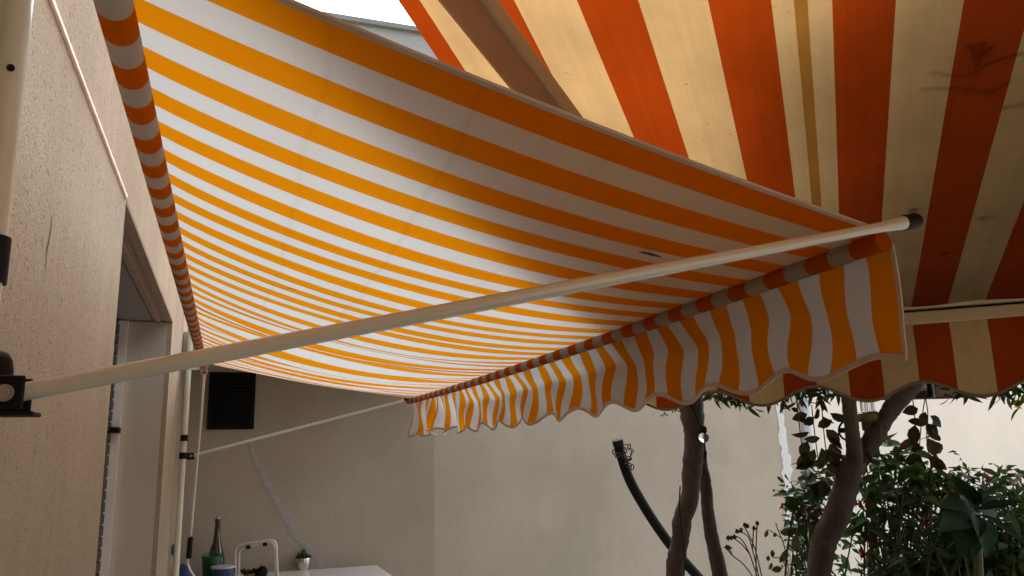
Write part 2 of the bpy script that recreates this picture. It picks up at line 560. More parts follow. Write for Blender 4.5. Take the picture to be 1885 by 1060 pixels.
# louvred vent window on the shaded part
va = at(386, 690, y=YE); vb = at(467, 790, y=YE)
vent = MB()
x0, x1, z0, z1 = va.x, vb.x, vb.z, va.z + 0.12
vent.box((x0, YE - 0.02, z0), (x0 + 0.025, YE, z1)); vent.box((x1 - 0.025, YE - 0.02, z0), (x1, YE, z1))
vent.box((x0 + 0.025, YE - 0.02, z0), (x1 - 0.025, YE, z0 + 0.025)); vent.box((x0 + 0.025, YE - 0.02, z1 - 0.025), (x1 - 0.025, YE, z1))
vent.box((x0 + 0.025, YE - 0.004, z0 + 0.025), (x1 - 0.025, YE + 0.001, z1 - 0.025))
vw = vent.build('vent_window', M['vent_black'], bb)
zz = z0 + 0.04
while zz < z1 - 0.04:
    s_ = MB()
    s_.obox(((x0 + x1) / 2, YE - 0.012, zz), ((x1 - x0) / 2 - 0.027, 0, 0), (0, 0.006, -0.009), (0, 0.002, 0.0015))
    s_.build('slat', M['vent_black'], vw)
    zz += 0.026
# patched cracks: irregular smears of filler, a few millimetres proud
def patch(path, plane, parent, name='crack_repair', seed=1, mat='patch'):
    q = random.Random(seed); mb = MB(); rows = []
    P = smoothpath([Vector((a_, b_, w_)) for a_, b_, w_ in path], 5)
    for v in P:
        hw = v.z / 2 * q.uniform(0.75, 1.2); j = q.uniform(-1, 1) * v.z * 0.12
        l = plane(v.x - hw + j, v.y); r_ = plane(v.x + hw + j, v.y)
        o_ = (EYE - l); o_.z = 0; o_.normalize()
        rows.append([l, l.lerp(r_, 0.25) + o_ * 0.0012, l.lerp(r_, 0.75) + o_ * 0.0012, r_])
    mb.grid(rows)
    return mb.build(name, M[mat], parent)
def onA(px, py): return at(px, py, y=YE + 0.0015)
def onB(px, py):
    v = at(px, py, d=1.0) - EYE
    t = (CA - EYE).dot(nB) / v.dot(nB)
    return EYE + v * (t * 0.9998)
patch([(462, 815, 5), (463, 832, 10), (474, 855, 12), (490, 890, 14), (507, 920, 16), (525, 950, 18), (545, 985, 20), (562, 1005, 20), (580, 1025, 16), (592, 1046, 12)], onA, bb, seed=3, mat='grey_patch')
patch([(1434, 700, 10), (1436, 750, 12), (1441, 800, 14), (1446, 840, 16), (1449, 870, 18), (1451, 900, 14), (1456, 960, 18), (1462, 1010, 14), (1464, 1080, 16)], onB, bb, seed=5)
dp = MB()
dp.tube([(CB.x + 0.07, CB.y + 0.02, 0), (CB.x + 0.07, CB.y + 0.02, 3.0)], 0.055, 14)
tag(dp.build('downpipe', M['blue_grey'], origin=(CB.x + 0.07, CB.y, 0), smooth=True), 'blue grey downpipe at the right end of the patched beige wall', 'pipe')
b = MB(); b.box((5.2, 8.0, 0), (17.0, 8.3, 3.3))
tag(b.build('boundary_wall', M['white_stucco'], origin=(10, 8, 0)), 'pale cream rendered wall in the light behind the garden plants', 'wall')
p = at(585, 6, y=13.2)
b = MB(); b.tube([(p.x, 13.2, gz + 0.001), (p.x + 0.003, 13.2, gz + 1.6)], 0.008, 6)
tag(b.build('thin_rod', M['grey_paint'], origin=(p.x, 13.2, gz)), 'thin dark rod standing on the roof edge of the distant grey building', 'rod')

# ------------------------------------------------------------------ yellow awning
S = 0.063
NK = 63
BX, BZ = 1.0705, 1.9555
RXX, RZ = -0.1525, 2.1364
YR0, YB0 = 0.831, 1.062
YB = [1.054, 1.12, 1.176, 1.241, 1.305, 1.371, 1.437, 1.503, 1.569, 1.636, 1.703, 1.769, 1.835, 1.9, 1.965, 2.031, 2.097, 2.162, 2.227, 2.292, 2.357, 2.423, 2.489,
      2.555, 2.621, 2.687, 2.752, 2.817, 2.883, 2.95, 3.018, 3.083, 3.146, 3.207, 3.27, 3.333, 3.395, 3.453, 3.512, 3.569, 3.628, 3.686, 3.746, 3.806, 3.867, 3.927,
      3.985, 4.039, 4.095, 4.154, 4.216, 4.275, 4.331, 4.385, 4.443, 4.502, 4.568, 4.633, 4.699, 4.76, 4.82, 4.88, 4.945, 5.005]   # where each stripe edge meets the bar
def bar_y(k):
    i = max(0, min(62, int(math.floor(k)))); return YB[i] + (YB[i + 1] - YB[i]) * (k - i)
RR, HR = 0.0215, 0.0175
aw = thing('clamp_awning', 'yellow and white striped awning held by cream poles along the left wall', 'awning', (-0.24, 0.95, 0))

def barsag(k):
    u = k / NK
    return -0.0156 * 4 * u * (1 - u)

rw = random.Random(7)
ridges = []
for k0, amp, wdt in [(24.5, 0.010, 0.9), (28.0, -0.012, 1.2), (31.0, 0.010, 0.8), (33.2, -0.008, 0.7), (36.4, 0.016, 0.9), (38.5, -0.014, 1.0), (41.5, 0.014, 0.9), (44.0, -0.010, 0.9),
                     (46.5, 0.012, 0.9), (49.0, -0.008, 0.8), (51.5, 0.010, 0.8), (54.0, -0.006, 0.8), (57.0, 0.006, 0.8)]:
    ridges.append((k0, amp, wdt, rw.uniform(0.25, 0.75), rw.uniform(-1.5, 1.5)))

def canopy_pt(k, t, dz=0.0):
    ya = YR0 + k * S; yb = bar_y(k)
    a_ = Vector((RXX + 0.006, ya, RZ + RR - 0.001)); b_ = Vector((BX - 0.004, yb, BZ + HR + barsag(k)))
    p_ = a_.lerp(b_, t)
    sag = 0.008 + 0.058 * (1 - math.exp(-k / 6.5)) * (1 - math.exp(-(NK - k) / 9.0)) + 0.006
    q = t ** 0.9
    p_.z -= sag * 4 * q * (1 - q)
    env = math.sin(math.pi * min(1, max(0, t))) ** 0.7
    wv = 0.0
    for k0, amp, wdt, tc, sl_ in ridges:
        kk = (k - k0 - sl_ * (t - 0.5)) / wdt
        wv += 1.35 * amp * math.exp(-kk * kk) * (0.45 + 0.55 * math.exp(-((t - tc) / 0.4) ** 2))
    wv += 0.0035 * math.sin(k * 0.9 + 2.5 * t) * min(1, k / 10)
    p_.z += wv * env + dz
    return p_

cols = []
k = 0.0
FOLD = 34.0
while k < NK + 1e-6:
    cols.append((k, k, 0.0))
    if abs(k - FOLD) < 0.01:            # a pleat: the cloth doubles back on itself
        cols += [(k + 0.2, k + 0.2, -0.0015), (k + 0.35, k - 0.05, -0.003)]
        kk0 = k
    k = round(k + 0.25, 4)
NT = 30
rows = []; uvs = []
for uu, kp, dz in cols:
    row = []; ur = []
    for i in range(NT + 1):
        t = i / NT
        e_ = math.sin(math.pi * t) ** 0.5 if 0 < t < 1 else 0
        row.append(canopy_pt(kp, t, dz * e_)); ur.append((uu, t))
    rows.append(row); uvs.append(ur)
cm = MB(); cm.grid(rows, uvs)
cm.build('canopy', M['yellow_cloth'], aw, smooth=True, angle=None)
# selvedge along the near edge
eb = MB()
edge = [canopy_pt(0.0, i / NT) for i in range(NT + 1)]
rows = []
for v in edge:
    rows.append([v + Vector((0, -0.007, 0.0022)), v + Vector((0, -0.007, -0.0022)), v + Vector((0, 0.004, -0.0022)), v + Vector((0, 0.004, 0.0022)), v + Vector((0, -0.007, 0.0022))])
eb.grid(rows)
eb.build('edge_binding', M['binding'], aw)
# roller
ys = []
y_ = 0.66
while y_ < YR0 + NK * S + 0.001:
    ys.append(y_); y_ += S / 2
rl = MB()
rl.tube([(RXX, y_, RZ) for y_ in ys], RR, 24, uv=[(y_ - YR0) / S for y_ in ys])
roller = rl.build('roller', M['yellow_cloth'], aw, smooth=True)
yend = ys[-1]
gx = MB()
gx.tube([(RXX, yend, RZ), (RXX, yend + 0.05, RZ)], 0.026, 16)
gx.box((RXX - 0.10, yend + 0.012, RZ - 0.02), (RXX - 0.02, yend + 0.045, RZ + 0.02))
gx.build('gearbox', M['cream_metal'], aw, smooth=True)
# front bar and its hem
hs_ = [i * 0.25 for i in range(NK * 4 + 1)]
hb = MB()
hb.tube([(BX, bar_y(k), BZ + barsag(k)) for k in hs_], HR, 20, uv=hs_)
hb.build('hem', M['yellow_cloth'], aw, smooth=True)
fb = MB()
fpts = [(BX, bar_y(k), BZ + barsag(k)) for k in [0.02] + hs_[6::6] + [NK + 1.6]]
fpts[0] = (BX, YB[0] + 0.020, BZ)
fb.tube(fpts, 0.0095, 16)
fb.build('front_bar', M['cream_metal'], aw, smooth=True)
# valance
def drop(k):
    return 0.198 + (0.009 + 0.008 * min(1, k / 5)) * math.cos(2 * math.pi * (k - 3.3) / 4.2)
def valance_pt(k, v):
    far = min(1, max(0, (k - 38) / 14)); nr0 = max(0, 1 - k / 11); near = nr0 * min(1, 0.25 + k / 2.5)
    y_ = bar_y(k); z_ = BZ + barsag(k) - 0.006 - v * drop(k)
    x_ = BX + HR + 0.001
    mid = 1 - max(nr0, far)
    x_ += mid * 0.04 * min(1, v / 0.36) ** 1.0 - mid * 0.02 * max(0, v - 0.36)
    x_ += near * (0.015 * math.sin(v * 5.2 + k * 1.35) * v ** 0.5 + 0.014 * v * math.sin(k * 1.5 + 1.0))
    y_ += near * 0.005 * math.sin(v * 6.0 + k * 0.8) * min(1, k / 1.5) * v
    x_ += mid * 0.010 * v * math.sin(k * 1.25) + mid * 0.006 * math.sin(v * 7 + k)
    x_ += far * (0.026 * v ** 0.8 * math.sin(k * 1.9 + 0.5 * math.sin(k * 0.7)) + 0.010 * math.sin(v * 5 + k * 0.6))
    y_ += far * 0.018 * v * math.sin(k * 1.9 + 1.4)
    return Vector((x_, y_, z_))
NV = 18
kk = [i * 0.2 for i in range(NK * 5 + 1)]
cm = MB()
cm.grid([[valance_pt(k, i / NV) for i in range(NV + 1)] for k in kk], [[(k, i / NV) for i in range(NV + 1)] for k in kk])
val = cm.build('valance', M['yellow_cloth'], aw, smooth=True, angle=None)
vbm = MB()
rows = []
path = [valance_pt(0, i / NV) for i in range(NV)] + [valance_pt(k, 1) for k in kk]
for i, v in enumerate(path):
    dwn = Vector((0, -0.004, 0)) if i < NV else Vector((0, 0, -0.005))
    inn = -dwn
    ox = Vector((0.0018, 0, 0))
    rows.append([v + dwn + ox, v + dwn - ox, v + inn * 1.1 - ox, v + inn * 1.1 + ox, v + dwn + ox])
vbm.grid(rows)
vbm.build('valance_binding', M['binding'], val)

# poles
def pole(x_, y_, collars):
    mb = MB()
    mb.tube([(x_, y_, 0.02), (x_, y_, 2.62)], 0.0168, 18)
    po = mb.build('pole', M['cream_metal'], aw, smooth=True)
    for z_, h_ in collars:
        q = MB(); q.tube([(x_, y_, z_ - h_ / 2), (x_, y_, z_ + h_ / 2)], 0.0205, 18)
        q.build('collar', M['black_plastic'], po, smooth=True)
    for z0_, z1_ in ((0, 0.03), (2.6, 2.64)):
        q = MB(); q.tube([(x_, y_, z0_), (x_, y_, z1_)], 0.03, 18)
        q.build('foot', M['black_plastic'], po, smooth=True)
    return po
NP = Vector((-0.25, 0.95, 0)); FP = Vector((-0.238, at(342, 760, x=-0.238).y, 0))
cz = at(-22, 480, x=NP.x).z
pn = pole(NP.x, NP.y, [(cz, 0.05)])
hp = at(0, 88, x=NP.x + 0.006)
q = MB(); q.tube([(NP.x + 0.006, NP.y - 0.0162, hp.z), (NP.x + 0.006, NP.y - 0.0185, hp.z)], 0.004, 10); q.build('plug', M['black_plastic'], pn)
pf = pole(FP.x, FP.y, [(at(339, 806, x=FP.x).z, 0.035)])

def armset(p0, p1, polec, sc=1.0):
    """p0 pivot beside the pole, p1 at the front bar"""
    p0 = Vector(p0); p1 = Vector(p1); d_ = (p1 - p0).normalized()
    mb = MB()
    e0 = p0 + d_ * 0.004
    mb.tube([e0, e0 + d_ * 0.5, e0 + d_ * 0.9, p1 - d_ * 0.09, p1 - d_ * 0.05, p1 - d_ * 0.02, p1 + d_ * 0.008], [0.0094, 0.0097, 0.0094, 0.0088, 0.0091, 0.0106, 0.0120], 20)
    ar = mb.build('arm', M['cream_metal'], aw, smooth=True)
    q = MB()
    q.tube([p1 + d_ * 0.006, p1 + d_ * 0.010, p1 + d_ * 0.018, p1 + d_ * 0.034, p1 + d_ * 0.042], [0.0130, 0.0138, 0.0132, 0.0136, 0.0112], 20)
    q.build('end_cap', M['black_plastic'], ar, smooth=True)
    side = Vector((0, 1, 0)); upv = d_.cross(side).normalized() * -1
    if upv.z < 0: upv = -upv
    q = MB()
    ph_ = Vector((d_.x, d_.y, 0)).normalized(); uz = Vector((0, 0, 1))
    for sgn in (-1, 1):
        q.obox(p0 + side * sgn * 0.0175 - ph_ * 0.013, ph_ * 0.029, side * 0.0022, uz * 0.0175)
    q.obox(p0 - ph_ * 0.041, ph_ * 0.006, side * 0.0197, uz * 0.0175)
    q.obox(p0 - ph_ * 0.010 - uz * 0.0195, ph_ * 0.036, side * 0.0197, uz * 0.0022)
    q.tube([(polec.x, polec.y, p0.z - 0.018), (polec.x, polec.y, p0.z + 0.018)], 0.0215, 18)
    br = q.build('bracket', M['black_plastic'], aw)
    bevel(br, 0.002, 2)
    q = MB()
    q.tube([p0 - side * 0.0197, p0 - side * 0.0215], 0.0085, 16)
    q.tube([p0 - side * 0.0215, p0 - side * 0.0262], 0.0068, 6)
    q.tube([p0 - side * 0.0262, p0 - side * 0.0285], 0.0036, 10)
    q.build('bolt', M['steel'], br)
    return ar, br
P0 = at(18, 726, x=-0.208)
P1 = at(1659, 411, x=BX)
arm_near, br_near = armset(P0, P1, Vector((NP.x, NP.y, 0)))
F0 = at(352, 839, x=-0.205); F1 = at(742, 737.5, x=BX)
armset(F0, F1, FP)
kn = MB()
kc = at(-8, 680, x=NP.x + 0.02)
kn.lathe((kc.x, kc.y, kc.z - 0.022), [(0.010, 0), (0.0155, 0.004), (0.0165, 0.020), (0.0145, 0.032), (0.010, 0.039), (0.004, 0.042)], 18)
kn.build('knob', M['black_plastic'], br_near, smooth=True)
# crank rod hanging from the gearbox
c0 = at(376, 684, y=yend + 0.03); dep = (c0 - EYE).dot(WY)
cp = [at(376, 690, d=dep), at(370, 770, d=dep), at(362, 860, d=dep), at(351, 985, d=dep)]
crk = MB(); crk.tube(cp, 0.0075, 10)
crank = crk.build('crank_rod', M['cream_metal'], aw, smooth=True)
q = MB(); q.tube([at(350.5, 990, d=dep), at(347.5, 1027, d=dep)], 0.0145, 14); q.build('crank_grip', M['black_plastic'], crank, smooth=True)
q = MB(); q.tube(smoothpath([at(347, 1024, d=dep), at(345, 1035, d=dep), at(350, 1050, d=dep), at(360, 1066, d=dep), at(368, 1084, d=dep)], 4), 0.0075, 10); q.build('crank_handle', M['cream_metal'], crank, smooth=True)
q = MB()
ce = at(376, 685, d=dep)
q.tube([ce + Vector((0.016 * math.cos(i * math.pi / 8), 0, 0.016 * math.sin(i * math.pi / 8) )) for i in range(17)], 0.004, 8, caps=False)
q.tube([ce + Vector((0, 0, -0.016)), ce + Vector((0, 0, -0.05))], 0.011, 10)
q.build('crank_hook', M['steel'], crank, smooth=True)

# ------------------------------------------------------------------ orange awning
oaw = thing('folding_awning', 'large orange and cream striped awning stretched overhead on the right', 'awning', (OB.x, OB.y, 0))
bnd = [-1.019, -0.98, -0.912, -0.815, -0.71, -0.609, -0.499, -0.40, -0.306, -0.209, -0.109, -0.01]
while bnd[-1] < 2.3: bnd.append(bnd[-1] + 0.1)
SLO = 0.24
def ou(t):
    for i in range(len(bnd) - 1):
        if t <= bnd[i + 1]: return i + (t - bnd[i]) / (bnd[i + 1] - bnd[i])
    return len(bnd) - 1
def oz(s, t):
    sg = 0.05 * 4 * (s / 2.9) * (1 - s / 2.9) * min(1, max(0.0, (t + 1.019) / 0.8))
    return OB.z + SLO * s - sg * 0.6 + 0.004 * math.sin(9 * t + 3 * s) * min(1, s) + 0.003 * math.sin(23 * t)
ts = []
for i in range(len(bnd) - 1):
    for j in range(3): ts.append(bnd[i] + (bnd[i + 1] - bnd[i]) * j / 3)
ts.append(bnd[-1])
NS = 30
cm = MB()
cm.grid([[oa(2.9 * i / NS, t, oz(2.9 * i / NS, t)) for i in range(NS + 1)] for t in ts], [[(ou(t), i / NS) for i in range(NS + 1)] for t in ts])
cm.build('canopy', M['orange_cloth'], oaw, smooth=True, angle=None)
# doubled hem on the left edge and the overlapped seam
sm = MB()
for ta, tb in ((-0.365, -0.344),):
    sm.grid([[oa(2.9 * i / NS, t, oz(2.9 * i / NS, t) - 0.0025) for i in range(NS + 1)] for t in (ta, (ta + tb) / 2, tb)],
            [[(ou(t) if ta < -0.9 else 7.5, i / NS) for i in range(NS + 1)] for t in (ta, (ta + tb) / 2, tb)])
sm.build('seam_strip', M['seam_cloth'], oaw, smooth=True)
# front bar: two cream profiles with a dark groove between them
fb = MB()
tl, tr = -1.0, bnd[-1]
tm = (tl + tr) / 2; th = (tr - tl) / 2
fb.obox(oa(-0.012, tm, OB.z + 0.010), A2 * 0.030, T2 * th, Vector((0, 0, 0.0135)))
fb.obox(oa(-0.020, tm, OB.z - 0.030), A2 * 0.022, T2 * th, Vector((0, 0, 0.0195)))
fbo = fb.build('front_bar', M['orange_frame'], oaw); bevel(fbo, 0.006, 3)
q = MB(); q.obox(oa(-0.026, tm, OB.z - 0.007), A2 * 0.012, T2 * (th - 0.003), Vector((0, 0, 0.006))); q.build('bar_groove', M['black_plastic'], fbo)
q = MB(); q.obox(oa(-0.012, tl - 0.004, OB.z - 0.01), A2 * 0.034, T2 * 0.004, Vector((0, 0, 0.038))); q.build('bar_cap', M['orange_frame'], fbo)
# valance with a scalloped edge
def odrop(t):
    return 0.205 + 0.026 * math.cos(2 * math.pi * (t - 0.055) / 0.31)
def oval(t, v):
    s = -0.005 + 0.012 * v * math.sin(t * 11) + 0.006 * math.sin(v * 4 + t * 5)
    return oa(s, t, OB.z - 0.046 - v * odrop(t))
tv = []
t = -0.995
while t < tr: tv.append(t); t += 0.02
cm = MB()
cm.grid([[oval(t, i / 10) for i in range(11)] for t in tv], [[(ou(t), i / 10) for i in range(11)] for t in tv])
ovl = cm.build('valance', M['orange_cloth'], oaw, smooth=True, angle=None)
vb_ = MB(); rows = []
for t in tv:
    v = oval(t, 1.0)
    rows.append([v + A2 * 0.002 + Vector((0, 0, 0.006)), v - A2 * 0.002 + Vector((0, 0, 0.006)), v - A2 * 0.002 - Vector((0, 0, 0.003)), v + A2 * 0.002 - Vector((0, 0, 0.003)), v + A2 * 0.002 + Vector((0, 0, 0.006))])
vb_.grid(rows); vb_.build('valance_binding', M['dark_binding'], ovl)
# folding arm under the cloth
a0 = Vector((0.312, 1.047, 2.282)); a1 = Vector((0.497, 1.2105, 2.2225))
da = (a1 - a0).normalized()
sd = da.cross(Vector((0, 0, 1))).normalized(); upa = sd.cross(da)
start = a0 - da * 1.05
endp = a0 + da * 1.55
fa = MB()
fa.obox((start + endp) / 2, da * ((endp - start).length / 2), sd * 0.033, upa * 0.022)
fo = fa.build('folding_arm', M['shaded_frame'], oaw); bevel(fo, 0.010, 4)
fa = MB()
bend = oa(0.02, -0.62, OB.z - 0.005)
dd = (bend - endp); ln = dd.length; dd.normalize(); s2 = dd.cross(Vector((0, 0, 1))).normalized()
fa.obox((endp + bend) / 2 + dd * 0.01, dd * (ln / 2 - 0.012), s2 * 0.026, s2.cross(dd) * 0.019)
fo2 = fa.build('forearm', M['shaded_frame'], fo); bevel(fo2, 0.008, 3)
q = MB(); q.tube([endp - upa * 0.03, endp + upa * 0.03], 0.036, 18); q.build('elbow', M['shaded_frame'], fo, smooth=True)
# roller cassette on the wing wall
q = MB(); q.tube([oa(2.9, -1.1, OB.z + SLO * 2.9), oa(2.9, tr, OB.z + SLO * 2.9)], 0.045, 20)
q.obox(oa(2.95, tm, OB.z + SLO * 2.9 + 0.03), A2 * 0.05, T2 * th, Vector((0, 0, 0.02)))
q.build('roller', M['orange_frame'], oaw, smooth=True)

# ------------------------------------------------------------------ leaves
def leaf_mesh(name, mat, L_=1.0, W_=0.4, fold=0.25, curl=0.2, seg=4, point=0.5, taper=0.0):
    """a leaf along +x, folded at the midrib, curling down"""
    vs = []; fs = []
    for i in range(seg + 1):
        t = i / seg
        wv = W_ / 2 * (math.sin(math.pi * t ** (1 - 0.35 * point)) ** 0.8 * (1 - taper * t * t) if 0 < t < 1 else 0.0) + (0.004 if t in (0, 1) else 0)
        zc = -curl * t * t
        vs += [(t * L_, wv, zc + fold * wv), (t * L_, 0, zc), (t * L_, -wv, zc + fold * wv)]
    for i in range(seg):
        a_ = i * 3; b_ = a_ + 3
        fs += [(a_, a_ + 1, b_ + 1, b_), (a_ + 1, a_ + 2, b_ + 2, b_ + 1)]
    me = bpy.data.meshes.new(name)
    me.from_pydata(vs, [], fs)
    me.materials.append(mat)
    me.polygons.foreach_set('use_smooth', [True] * len(me.polygons))
    me.update()
    return me

def frame(d_, up):
    d_ = Vector(d_).normalized(); up = Vector(up)
    y_ = up.cross(d_)
    if y_.length < 1e-4: y_ = Vector((0, 1, 0)).cross(d_)
    y_.normalize(); z_ = d_.cross(y_)
    return Matrix((d_, y_, z_)).transposed()

def leaf(parent, me, pos, d_, up=(0, 0, 1), sc=0.06, name='leaf'):
    o = bpy.data.objects.new(name, me)
    COL.objects.link(o)
    o.parent = parent
    mm = frame(d_, up).to_4x4()
    mm.translation = Vector(pos) - wloc(parent)
    o.matrix_local = mm @ Matrix.Diagonal((sc, sc, sc, 1))
    return o

def rdir(q, flat=1.0):
    while True:
        v = Vector((q.uniform(-1, 1), q.uniform(-1, 1), q.uniform(-1, 1) * flat))
        if 0.1 < v.length < 1: return v.normalized()

LM = {
    'flat_dry': leaf_mesh('flat_dry_leaf', M['leaf_dry'], 1, 0.42, 0.05, 0.04, point=0.2),
    'lance': leaf_mesh('lance_leaf', M['leaf_olive'], 1, 0.24, 0.3, 0.12),
    'oval': leaf_mesh('oval_leaf', M['leaf_vine'], 1, 0.62, 0.25, 0.15, point=0.2),
    'oval_dry': leaf_mesh('dry_leaf', M['leaf_dry'], 1, 0.5, 0.4, 0.25, point=0.2),
    'fuchsia': leaf_mesh('pointed_leaf', M['leaf_dark'], 1, 0.5, 0.3, 0.18),
    'narrow': leaf_mesh('narrow_leaf', M['leaf_dark'], 1, 0.3, 0.25, 0.25),
    'bright': leaf_mesh('bright_leaf', M['leaf_bright'], 1, 0.5, 0.3, 0.15),
    'broad': leaf_mesh('broad_leaf', M['leaf_broad'], 1, 0.44, 0.22, 0.14, 8, taper=0.5),
    'petal': leaf_mesh('petal', M['yellow_petal'], 1, 0.45, 0.2, 0.2),
}

def cloud(parent, name, mat, blobs, n, size, seed, wid=0.3, minz=-9):
    """many leaf-sized faces through the volume of a crown, as one part"""
    q = random.Random(seed); mb = MB()
    tot = sum(b_[1] ** 2 for b_ in blobs)
    for c_, r_, fl in blobs:
        cnt = int(n * r_ ** 2 / tot)
        tw = []
        for _ in range(max(4, cnt // 14)):
            v = rdir(q); rad = r_ * q.random() ** 0.45
            tw.append(Vector(c_) + Vector((v.x * rad, v.y * rad, v.z * rad * fl)))
        for _ in range(cnt):
            p_ = q.choice(tw) + rdir(q) * q.uniform(0, 0.11)
            if p_.z < minz: continue
            d_ = rdir(q, 0.8); d_.z -= 0.35; d_.normalize()
            F = frame(d_, rdir(q)); L_ = size * q.uniform(0.7, 1.3); W_ = L_ * wid
            pr = [(0, 0, 0), (0.35, 0.5, 0.08), (1, 0, -0.1), (0.35, -0.5, 0.08)]
            vs = [p_ + F @ Vector((a_ * L_, b2 * W_, g_ * L_)) for a_, b2, g_ in pr]
            mb.add(vs, [(0, 1, 2), (0, 2, 3)])
    o = mb.build(name, mat, parent)
    tag(o, kind='stuff')
    return o

# ------------------------------------------------------------------ trees
def trunkpath(pl, d, wpx):
    pts = [at(a_, b_, d=d) for a_, b_ in pl]
    return pts, [w_ * d / FPX / 2 for w_ in wpx]
def wob(mb, pts, rad, n=12, seed=1):
    q = random.Random(seed)
    P = smoothpath([(*p_, ) for p_ in pts], 9)
    rr_ = []
    for i in range(len(P)):
        f_ = i / 9; a_ = int(min(f_, len(rad) - 1)); b_ = min(a_ + 1, len(rad) - 1)
        rr_.append((rad[a_] + (rad[b_] - rad[a_]) * (f_ - a_)) * q.uniform(0.95, 1.06))
    st_ = len(mb.v)
    mb.tube(P, rr_, n)
    for i in range(st_, len(mb.v)):
        v = Vector(mb.v[i]); rn = rr_[min(len(rr_) - 1, (i - st_) // n)]
        a_ = NZ.noise_vector(v * 9.0 + Vector((seed, 0, 0))) * rn * 0.16 + NZ.noise_vector(Vector((v.x * 45, v.y * 45, v.z * 16))) * rn * 0.08
        mb.v[i] = tuple(v + a_)
    return mb

D1 = 3.6
base = at(1235, 1250, d=D1); base.z = 0
tree1 = thing('crossed_tree', 'slender tree whose two bare stems cross behind the hanging valances', 'tree', base)
pts, rad = trunkpath([(1276, 560), (1274, 690), (1272, 740), (1278, 800), (1276, 850), (1271, 900), (1259, 950), (1250, 1000), (1243, 1060), (1240, 1180)], D1, [46, 47, 48, 36, 37, 35, 33, 32, 34, 38])
pts = pts + [base]; rad.append(0.055)
tb_ = MB(); wob(tb_, pts, rad, 22, 3); tk1 = tb_.build('trunk', M['bark_brown'], tree1, smooth=True)
pts2, rad2 = trunkpath([(1286, 780), (1291, 845), (1298, 885), (1304, 950), (1315, 1010), (1326, 1060), (1342, 1170)], D1 + 0.12, [16, 20, 22, 23, 26, 31, 34])
b2 = Vector((pts2[-1].x + 0.05, pts2[-1].y, 0)); pts2.append(b2); rad2.append(0.05)
tb_ = MB(); wob(tb_, pts2, rad2, 20, 4); tb_.build('trunk', M['bark_brown'], tree1, smooth=True)
top1 = pts[0]
for k_, (dx, dy, dz) in enumerate([(0.5, 0.3, 0.9), (-0.3, 0.6, 0.8), (0.1, -0.1, 1.0)]):
    tb_ = MB(); wob(tb_, [top1, top1 + Vector((dx, dy, dz)) * 0.5, top1 + Vector((dx * 1.1, dy * 1.3, dz * 1.05))], [0.035, 0.025, 0.012], 8, 20 + k_)
    tb_.build('limb', M['bark_brown'], tree1, smooth=True)
cl = cloud(tree1, 'crown', M['leaf_olive'], [((2.3, 3.5, 3.2), 0.75, 0.6), ((1.9, 3.8, 3.3), 0.6, 0.6), ((2.6, 3.3, 2.9), 0.6, 0.55)], 4200, 0.085, 31, 0.26, 2.1)
for ci, seg in enumerate(([(1264, 738), (1275, 752), (1286, 775), (1293, 795)], [(1252, 895), (1251, 930), (1256, 985), (1261, 1020), (1259, 1062)])):
    cb = MB(); cb.tube(smoothpath([at(a_, b_, d=D1 - 0.065) for a_, b_ in seg], 5), 0.003, 6)
    tag(cb.build('cable', M['black_plastic'], origin=at(*seg[0], d=D1)), ['thin black cable that carries the small round bulb', 'thin black cable trailing down the lower part of the crossed stems'][ci], 'cable')
lb = at(1296, 805, d=D1 - 0.08)
bulb = thing('festoon_bulb', 'small clear round bulb hanging beside the crossed stems', 'light bulb', lb - Vector((0, 0, 0.025)))
q = MB(); q.lathe(lb, [(0.004, -0.024), (0.014, -0.02), (0.0225, -0.008), (0.024, 0.002), (0.020, 0.013), (0.012, 0.02)], 18); q.build('globe', M['clear_glass'], bulb, smooth=True)
q = MB(); q.lathe(lb, [(0.013, 0.019), (0.015, 0.022), (0.015, 0.042), (0.008, 0.05)], 14); q.build('socket', M['black_plastic'], bulb, smooth=True)
q = MB(); q.tube([lb + Vector((0, 0, -0.022)), lb + Vector((0.001, 0, -0.06))], 0.0035, 6)
q.tube([lb + Vector((0.001, 0, -0.06)), lb + Vector((-0.004, 0, -0.1))], 0.008, 8); q.build('cord', M['black_plastic'], bulb)

# bent black pipe with a chain at its top
DH = 4.3
ph = [(1138, 816), (1147, 850), (1160, 885), (1180, 922), (1205, 962), (1232, 1000), (1262, 1036), (1292, 1070), (1330, 1120)]
hp_ = smoothpath([at(a_, b_, d=DH) for a_, b_ in ph], 5)
hb_ = Vector((hp_[-1].x + 0.25, hp_[-1].y, 0))
hp_ = hp_ + [hp_[-1].lerp(hb_, 0.5) + Vector((0.06, 0, 0)), hb_]
pipe = thing('black_pipe', 'bent black pipe leaning up against the plain wall with a rusty chain on top', 'pipe', hb_)
q = MB(); q.tube(hp_, 0.027, 16); q.build('tube', M['black_plastic'], pipe, smooth=True)
q = MB(); q.tube([hp_[0] + (hp_[0] - hp_[1]).normalized() * 0.02, hp_[1]], 0.030, 16); q.build('pipe_cap', M['dark_wood'], pipe, smooth=True)
chain = thing('chain', 'short rusty chain looped round the top of the bent black pipe', 'chain', hp_[2])
qr = random.Random(9)
cpts = [(1130, 832), (1137, 838), (1145, 836), (1150, 828), (1152, 818), (1158, 822), (1163, 828), (1162, 836), (1156, 842), (1154, 850), (1158, 856), (1164, 860), (1160, 846), (1148, 842)]
for i, (a_, b_) in enumerate(cpts):
    c_ = at(a_, b_, d=DH - 0.045)
    ax1 = rdir(qr); ax2 = ax1.cross(rdir(qr)).normalized()
    q = MB(); q.tube([c_ + ax1 * 0.016 * math.cos(j * math.pi / 5) + ax2 * 0.009 * math.sin(j * math.pi / 5) for j in range(11)], 0.0032, 5, caps=False)
    q.build('link', M['stem'], chain, smooth=True)

